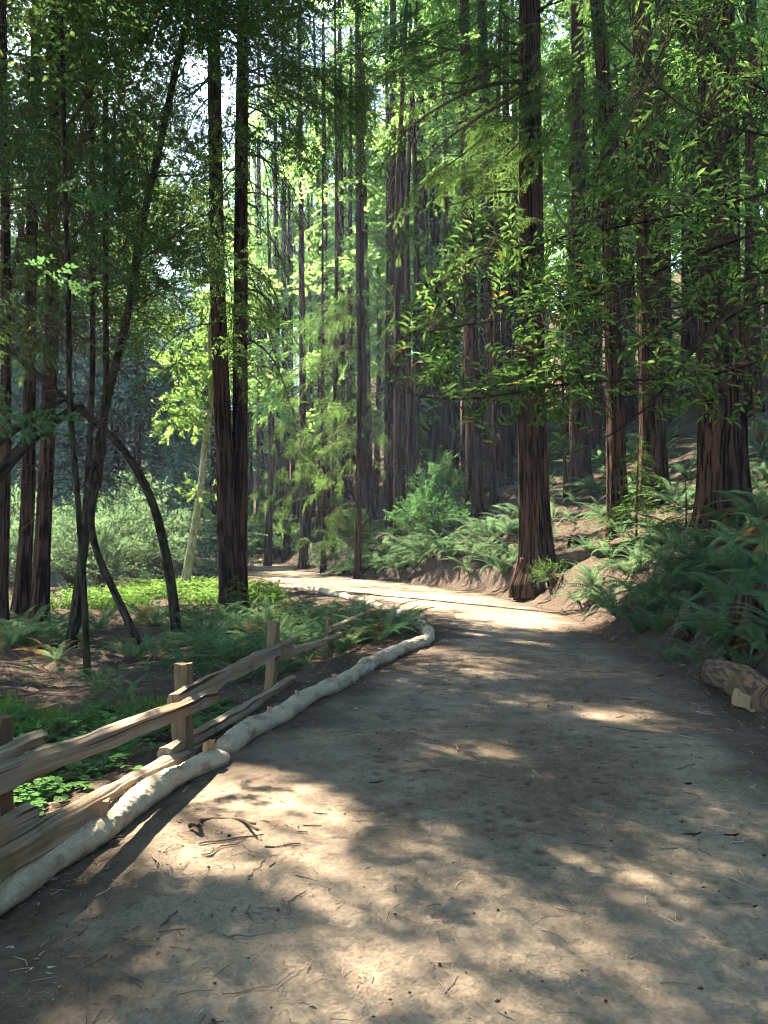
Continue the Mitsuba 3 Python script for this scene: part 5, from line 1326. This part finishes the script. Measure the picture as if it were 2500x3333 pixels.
# ------------------------------------------------------------------ the bay laurel reaching over the road from the right
bl = thing('bay_laurel', 'leafy bay laurel reaching over the road from the right, with long glossy pointed leaves', 'tree')
root = np.array([4.3, 5.4, float(gz(4.3, 5.4)) - .3])
tr = curve([root, root + [-.1, .1, 1.5], root + [0, .3, 3.4], root + [-.3, .5, 6.0]], 30)
part(bl, 'trunk', MB().add(*tube(tr, np.linspace(.11, .05, 30), 16, .1, 4)).ply('mat_bay_bark', True))
LIMBS = []
for k, (z, px) in enumerate(((0.9, [(2500, 880, 5.2), (2300, 980, 5.1), (2160, 1075, 5.0), (1990, 1160, 4.9)]), (1.9, [(2500, 980, 4.6), (2330, 1060, 4.6), (2220, 1190, 4.6), (2100, 1330, 4.7), (1980, 1420, 4.8), (1700, 1500, 5.0)]),
                             (2.4, [(2400, 780, 4.8), (2100, 900, 4.8), (1800, 1010, 4.8), (1500, 1060, 4.8), (1300, 1110, 4.7)]), (2.8, [(2450, 640, 4.6), (2200, 700, 4.7), (1900, 760, 4.8), (1700, 800, 4.9), (1480, 860, 4.9)]),
                             (3.2, [(2400, 420, 4.8), (2200, 330, 4.9), (2080, 180, 5.0), (2050, 40, 5.0)]), (3.6, [(2500, 300, 5.0), (2350, 200, 5.2), (2200, 60, 5.3), (2100, -150, 5.4)]), (2.2, [(2450, 1180, 5.2), (2250, 1230, 5.1), (1950, 1240, 5.0), (1600, 1290, 4.9), (1260, 1250, 4.5)]))):
    s = tr[np.argmin(np.abs(tr[:, 2] - (root[2] + z + .8)))]
    pts = curve([s] + [W(*q) for q in px], 40)
    LIMBS.append(pts)
    part(bl, 'limb', MB().add(*tube(pts, np.linspace(.016 if k > 1 else .026, .0025, 40), 8, .06, k)).ply('mat_bay_bark', True))
ALL = np.vstack([p[10:] for p in LIMBS])
from shapely.geometry import Polygon, Point
zone = Polygon([(1270, 1200), (1250, 1060), (1330, 980), (1330, 860), (1500, 800), (1720, 790), (1860, 700), (1850, 560), (1960, 420), (2010, 250), (2060, -60), (2620, -60), (2620, 1400), (2300, 1380), (2000, 1290), (1780, 1400), (1560, 1330), (1400, 1290)])
r = rng_of(2200)
tw_m, P_, D_, UPS = MB(), [], [], []
n_t = 0
while n_t < 700:
    u, v, d = r.uniform(1240, 2620), r.uniform(-60, 1420), r.uniform(3.9, 6.4)
    if not zone.contains(Point(u, v)) or meshkit.fbm(np.array([[u / 260, v / 260, d * 1.2]]), 2, 3)[0] < .42:
        continue
    e = W(u, v, d)
    if u > 1950 and v > 950 and r.random() > .4:
        continue
    k = np.argmin(np.linalg.norm(ALL - e, axis=1) + r.random(len(ALL)) * .25)
    s = ALL[k]
    if np.linalg.norm(e - s) > 1.6:
        continue
    mid = (s + e) / 2 + r.normal(0, .07, 3) + [0, 0, .06]
    pts = curve([s, mid, e], 14)
    tw_m.add(*tube(pts, np.linspace(.005, .0016, 14), 3, cap=False))
    n_t += 1
    t_ = unit(pts[-1] - pts[-4])
    side = unit(np.cross(t_, [0, 0, 1]) + r.normal(0, .25, 3))
    q = unit(np.cross(side, t_))
    cnt = r.integers(9, 17)
    for j in range(cnt):
        a = pts[-1] - t_ * 0.028 * j if j < 14 else pts[max(0, 13 - j // 2)]
        sg = 1 if j % 2 else -1
        open_ = min(.25 + .11 * j, 1.1)
        P_.append(a)
        D_.append(unit(t_ * (1.1 - .5 * open_) + side * sg * open_ + q * r.uniform(-.35, .5) + [0, 0, .12]))
        UPS.append(q * (1 if q[2] > 0 else -1) + r.normal(0, .35, 3))
P_, D_, UPS = np.array(P_), np.array(D_), np.array(UPS)
ok = ~in_cut_shaft(P_, 0, 4)
P_, D_, UPS = P_[ok], D_[ok], UPS[ok]
S_ = r.uniform(.042, .08, len(P_))
part(bl, 'twigs', tw_m.ply('mat_twig', uv=False), kind='stuff')
young = np.clip(r.normal(.5, .32, len(P_)), 0, 1)[:, None]  # leaf tones spread widely: sky glints and mutual shade put into the colour
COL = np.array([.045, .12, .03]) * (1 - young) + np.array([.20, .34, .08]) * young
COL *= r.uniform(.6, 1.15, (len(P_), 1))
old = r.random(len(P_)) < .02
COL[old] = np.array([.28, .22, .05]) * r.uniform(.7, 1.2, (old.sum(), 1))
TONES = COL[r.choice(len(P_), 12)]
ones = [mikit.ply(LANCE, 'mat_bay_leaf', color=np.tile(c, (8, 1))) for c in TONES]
R_ = frames(D_, UPS)
wid = r.uniform(.26, .33, len(P_)) * S_ / .9
order = np.argsort(P_[:, 1] / S_)
for i in order[:300]:
    m = np.eye(4)
    m[:3, :3] = R_[i] @ np.diag([S_[i], wid[i], S_[i]])
    m[:3, 3] = P_[i]
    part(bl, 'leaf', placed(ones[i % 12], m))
rest = order[300:]
v_, f_ = scatter(*LANCE, P_[rest], R_[rest], np.stack([S_[rest], wid[rest], S_[rest]], 1))
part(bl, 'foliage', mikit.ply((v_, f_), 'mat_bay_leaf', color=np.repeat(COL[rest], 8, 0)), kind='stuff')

# the sunlit bough ends that enter at the left edge
t = thing('bay_laurel', 'sunlit bay boughs entering the photo at its left edge', 'tree')
s0 = np.array([-5.6, 8.2, -.4])
trk = curve([s0, s0 + [0, .1, 3], s0 + [.2, .1, 7]], 20)
part(t, 'trunk', MB().add(*tube(trk, np.linspace(.13, .06, 20), 12, .1, 2)).ply('mat_bay_bark', True))
r = rng_of(2300)
for u, v, d, n in ((60, 930, 7.6, 9), (30, 540, 8.2, 14), (120, 610, 8.4, 9), (20, 1360, 8.0, 8), (-40, 700, 8.0, 14)):
    c = W(u, v, d)
    s = trk[np.argmin(np.abs(trk[:, 2] - c[2] + .5))]
    pts = curve([s, (s + c) / 2 + [0, 0, .15], c], 10)
    part(t, 'limb', MB().add(*tube(pts, np.linspace(.02, .006, 10), 5)).ply('mat_bay_bark', True))
    th = r.normal(.0, .9, n)
    boughs(t, 'shrub_bough', c + r.normal(0, .22, (n, 3)) * [1.2, 1, .6], np.stack([np.cos(th), np.sin(th), r.uniform(-.4, .3, n)], 1), r.uniform(.4, .7, n), 2310 + int(v), clear=.5)

# ------------------------------------------------------------------ twigs, sticks and litter on the road
def stick(p, q, rad, seed, bend=.06, kinks=4, forks=0):
    r = rng_of(seed)
    L_ = np.linalg.norm(q - p)
    n = kinks + 2
    pts = p + (q - p) * np.linspace(0, 1, n)[:, None] + r.normal(0, bend * L_, (n, 3)) * [1, 1, 0] * np.sin(np.linspace(0, math.pi, n))[:, None]
    pts = curve(pts, 3 * n)
    m = MB().add(*tube(pts, np.linspace(rad, rad * .55, len(pts)), 6, .15, seed))
    for k in range(forks):
        a = pts[r.integers(2, len(pts) - 2)]
        m.add(*tube(curve([a, a + unit(q - p) * r.uniform(.03, .08) + r.normal(0, .035, 3) * [1, 1, .4]], 4), np.linspace(rad * .5, rad * .25, 4), 4))
    return m


Z7, Z8, Z6 = (lambda a, b: (a * .753, 2500 + b * .753)), (lambda a, b: (1250 + a * .753, 2500 + b * .753)), (lambda a, b: (1250 + a * .753, 1700 + b * .753))
STICKS = [(Z7, 860, 330, 1140, 290, 8, 1), (Z7, 870, 375, 1100, 300, 6, 1), (Z7, 1070, 470, 1145, 405, 6, 0), (Z7, 1165, 430, 1192, 412, 7, 0), (Z7, 695, 688, 765, 622, 11, 0), (Z7, 1245, 582, 1325, 535, 8, 0), (Z7, 1220, 562, 1240, 612, 5, 0),
          (Z7, 1250, 590, 1243, 655, 7, 0), (Z7, 1280, 465, 1375, 492, 5, 0), (Z7, 1360, 442, 1372, 492, 4, 0), (Z7, 960, 978, 1190, 940, 5, 2), (Z7, 1190, 940, 1280, 875, 5, 2), (Z7, 918, 900, 1025, 825, 5, 0), (Z7, 965, 722, 1080, 765, 6, 1),
          (Z7, 985, 738, 1240, 700, 6, 1), (Z7, 320, 890, 470, 810, 4, 0), (Z7, 400, 1103, 440, 1040, 9, 0), (Z7, 370, 1103, 372, 1050, 5, 0), (Z7, 545, 640, 600, 592, 4, 0), (Z7, 1115, 606, 1210, 606, 3, 0), (Z7, 1355, 195, 1418, 200, 6, 0),
          (Z7, 1310, 250, 1390, 250, 5, 0), (Z7, 1285, 278, 1330, 278, 5, 0), (Z7, 1145, 342, 1300, 330, 6, 1), (Z7, 780, 440, 825, 402, 4, 0), (Z7, 660, 380, 690, 430, 9, 0), (Z7, 560, 750, 680, 745, 3, 0), (Z7, 1070, 630, 1095, 665, 4, 0), (Z7, 1065, 625, 1082, 590, 4, 0),
          (Z7, 1320, 865, 1355, 825, 4, 0), (Z7, 130, 960, 105, 1000, 4, 0), (Z7, 790, 105, 812, 85, 6, 0), (Z7, 1200, 95, 1250, 108, 4, 0), (Z7, 1285, 160, 1302, 138, 4, 0), (Z7, 945, 190, 950, 158, 6, 0),
          (Z8, 722, 535, 885, 655, 6, 0), (Z8, 1185, 640, 1320, 700, 7, 0), (Z8, 1045, 537, 1165, 545, 5, 0), (Z8, 1130, 595, 1133, 560, 10, 0), (Z8, 750, 192, 840, 212, 7, 0), (Z8, 495, 1057, 585, 1105, 8, 0), (Z8, 1500, 478, 1592, 520, 7, 0), (Z8, 1300, 680, 1525, 632, 5, 5),
          (Z8, 1255, 620, 1272, 678, 4, 0), (Z8, 630, 218, 662, 242, 5, 0), (Z8, 228, 908, 295, 995, 4, 0), (Z8, 262, 975, 320, 897, 5, 1), (Z8, 1195, 347, 1270, 350, 6, 0), (Z8, 75, 25, 240, 8, 7, 2), (Z8, 820, 325, 930, 340, 4, 1), (Z8, 615, 808, 660, 808, 3, 0),
          (Z8, 895, 470, 945, 472, 7, 0), (Z8, 1063, 825, 1105, 803, 7, 0), (Z8, 1500, 330, 1590, 300, 6, 1), (Z8, 1538, 445, 1570, 495, 6, 0), (Z8, 950, 962, 985, 985, 4, 0), (Z8, 1010, 725, 1055, 722, 5, 0),
          (Z6, 930, 888, 1160, 908, 6, 0), (Z6, 865, 778, 892, 762, 12, 0), (Z6, 1090, 780, 1142, 793, 7, 0), (Z6, 1025, 762, 1100, 762, 5, 0), (Z6, 1260, 1070, 1345, 1048, 7, 1), (Z6, 380, 1010, 405, 1030, 5, 0), (Z6, 320, 990, 325, 955, 7, 0), (Z6, 830, 625, 870, 630, 5, 0), (Z6, 1270, 925, 1340, 935, 6, 0),
          (Z6, 1350, 820, 1440, 840, 5, 0), (Z6, 530, 682, 590, 684, 5, 0), (Z6, 1000, 850, 1030, 842, 5, 0), (Z6, 1180, 665, 1210, 658, 6, 0), (Z6, 1395, 760, 1428, 700, 8, 0), (Z6, 70, 1085, 240, 1075, 8, 2), (Z6, 640, 1075, 680, 1105, 4, 0)]
spot = lambda f_, a, b: ('near the wattle at the left' if f_(a, b)[0] < 520 else 'in the middle of the near road' if f_(a, b)[0] < 1500 else 'on the right half of the road') if f_(a, b)[1] > 2620 else ('on the shaded middle stretch of the road')
for k, (f_, a, b, c, d_, wpx, fk) in enumerate(STICKS):
    p, q = on_road(*f_(a, b), .012), on_road(*f_(c, d_), .012)
    rad = wpx * .753 / F * p[1] / 2 * 1.15
    for e in (p, q):
        e[2] = (.012 if XL(e[1]) + .4 < e[0] < XR(e[1]) - .4 else max(float(gz(e[0], e[1])), 0) + .01) + rad
    L_ = np.linalg.norm(q - p)
    look = 'forked dry twig' if fk else 'short thick dry stick' if L_ < 14 * rad else 'long thin dry twig' if L_ > .22 else 'short thin dry twig'
    lab = f'{look} lying {spot(f_, a, b)}'
    solo('twig', stick(p, q, rad, 2400 + k, forks=fk, bend=.05 if L_ > .15 else .02).ply('mat_dry_stick', uv=False), lab, 'twig', f'{look}s {spot(f_, a, b)}')
pts = [Z7(820, 250), Z7(835, 240), Z7(862, 252), Z7(858, 235), Z7(905, 222), Z7(980, 222), Z7(1040, 225), Z7(1085, 250), Z7(1115, 268)]
pc = curve([on_road(u, v, .03 + .02 * math.sin(i)) for i, (u, v) in enumerate(pts)], 30)
m = MB().add(*tube(pc, np.linspace(.013, .007, 30), 8, .15, 3)).add(*tube(curve([pc[22], on_road(*Z7(1105, 242), .03)], 4), .006, 5))
solo('twig', m.ply('mat_twig', uv=False), 'dark crooked curled twig on the road beside the near wattle', 'twig')

r = rng_of(2500)


def litter(n, seed, fn, size, ratio, name, label, bsdf='mat_litter', lift=.006):
    r = rng_of(seed)
    xy = fn(r, n)
    z = np.where((xy[:, 0] > XL(xy[:, 1]) + .3) & (xy[:, 0] < XR(xy[:, 1]) - .3), .012, gz(xy[:, 0], xy[:, 1]))
    p = np.column_stack([xy, z + lift])
    th = r.uniform(0, 6.28, n)
    d = np.stack([np.cos(th), np.sin(th), r.normal(0, .14, n)], 1)
    s = size * r.uniform(.4, 1.3, n) ** 1.4
    v, f = scatter(*KITE, p, frames(d, np.array([0, 0, 1.]) + r.normal(0, .3, (n, 3))), np.stack([s, s * ratio * r.uniform(.4, 1.4, n), s * .7], 1))
    solo(name, mikit.ply((v, f), bsdf), label, 'litter', kind='stuff')


def edge_pts(r, n):
    y = r.uniform(1.9, 17, n * 3)
    y = 1.9 + (y - 1.9) ** 1.25 / 15.1 ** .25
    side = r.random(n * 3) < .5
    off = np.abs(r.normal(0, .55, n * 3))
    x = np.where(side, XL(y) + off, XR(y) - off * .8)
    return np.column_stack([x, y])[:n]


def floor_pts(r, n):
    y = r.uniform(2.5, 26, n * 3)
    x = np.where(r.random(n * 3) < .5, XL(y) - r.uniform(.1, 7, n * 3), XR(y) + r.uniform(-.2, 6, n * 3))
    return np.column_stack([x, y])[:n]


litter(9000, 2501, edge_pts, .026, .28, 'leaf_litter', 'dry leaf bits and wood chips along both edges of the dirt road')
litter(42000, 2502, floor_pts, .065, .25, 'leaf_litter', 'brown dead leaves and needles covering the forest floor')
litter(9000, 2504, lambda r, n: (lambda y: np.column_stack([XR(y) + r.uniform(-.3, 2.6, n), y]))(r.uniform(8, 32, n)), .07, .12, 'leaf_litter', 'rust and grey needle duff on the cut bank right of the road')
litter(2600, 2503, lambda r, n: (lambda y: np.column_stack([XL(y) + (XR(y) - XL(y)) * r.random(n), y]))(1.8 + 10 * r.random(n) ** 1.5), .022, .22, 'leaf_litter', 'sparse dry bits scattered over the middle of the road')
r = rng_of(2600)
sm = MB()
for k in range(1700):
    y = 1.8 + 12 * r.random() ** 1.4
    x = r.uniform(float(XL(y)) + .1, float(XR(y))) if k % 2 else (float(XL(y)) + abs(r.normal(0, .5)) if r.random() < .5 else float(XR(y)) - abs(r.normal(0, .5)))
    L_, th = r.uniform(.03, .12), r.uniform(0, 6.28)
    a = np.array([x, y, float(gh(x, y)) + .004])
    sm.add(*tube([a, a + [math.cos(th) * L_ * .5, math.sin(th) * L_ * .5, .004], a + [math.cos(th + r.normal(0, .3)) * L_, math.sin(th + .1) * L_, 0]], r.uniform(.001, .0024), 3, cap=False))
solo('twig_litter', sm.ply('mat_dry_stick', uv=False), 'small dry twig bits strewn over the road', 'litter', kind='stuff')
pb = MB()
for k in range(350):
    y = 1.8 + 9 * r.random() ** 1.4
    x = r.uniform(float(XL(y)) + .1, float(XR(y)) - .1)
    s = r.uniform(.004, .012)
    iv = np.array([[1, 0, 0], [-1, 0, 0], [0, 1, 0], [0, -1, 0], [0, 0, .7], [0, 0, -.7]]) * s * r.uniform(.6, 1.3, (6, 3)) + [x, y, .014]
    pb.add(iv, [[0, 2, 4], [2, 1, 4], [1, 3, 4], [3, 0, 4], [2, 0, 5], [1, 2, 5], [3, 1, 5], [0, 3, 5]])
solo('pebbles', pb.ply('mat_soil', uv=False), 'small clods and pebbles on the dirt road', 'pebble', kind='stuff')

# ------------------------------------------------------------------ the hazy air
scene['air'] = {'type': 'homogeneous', 'albedo': {'type': 'rgb', 'value': [0.94, 0.95, 0.96]}, 'sigma_t': {'type': 'rgb', 'value': [0.00024, 0.00032, 0.00048]}, 'phase': {'type': 'hg', 'g': 0.3}}
scene['haze'] = {'type': 'cube', 'to_world': T().translate([0, 100, 38]).scale([230, 170, 62]), 'bsdf': {'type': 'null'}, 'interior': {'type': 'ref', 'id': 'air'}}
labels['haze'] = {'label': 'thin blue haze hanging among the trees', 'category': 'haze', 'kind': 'stuff'}
scene['camera']['medium'] = {'type': 'ref', 'id': 'air'}
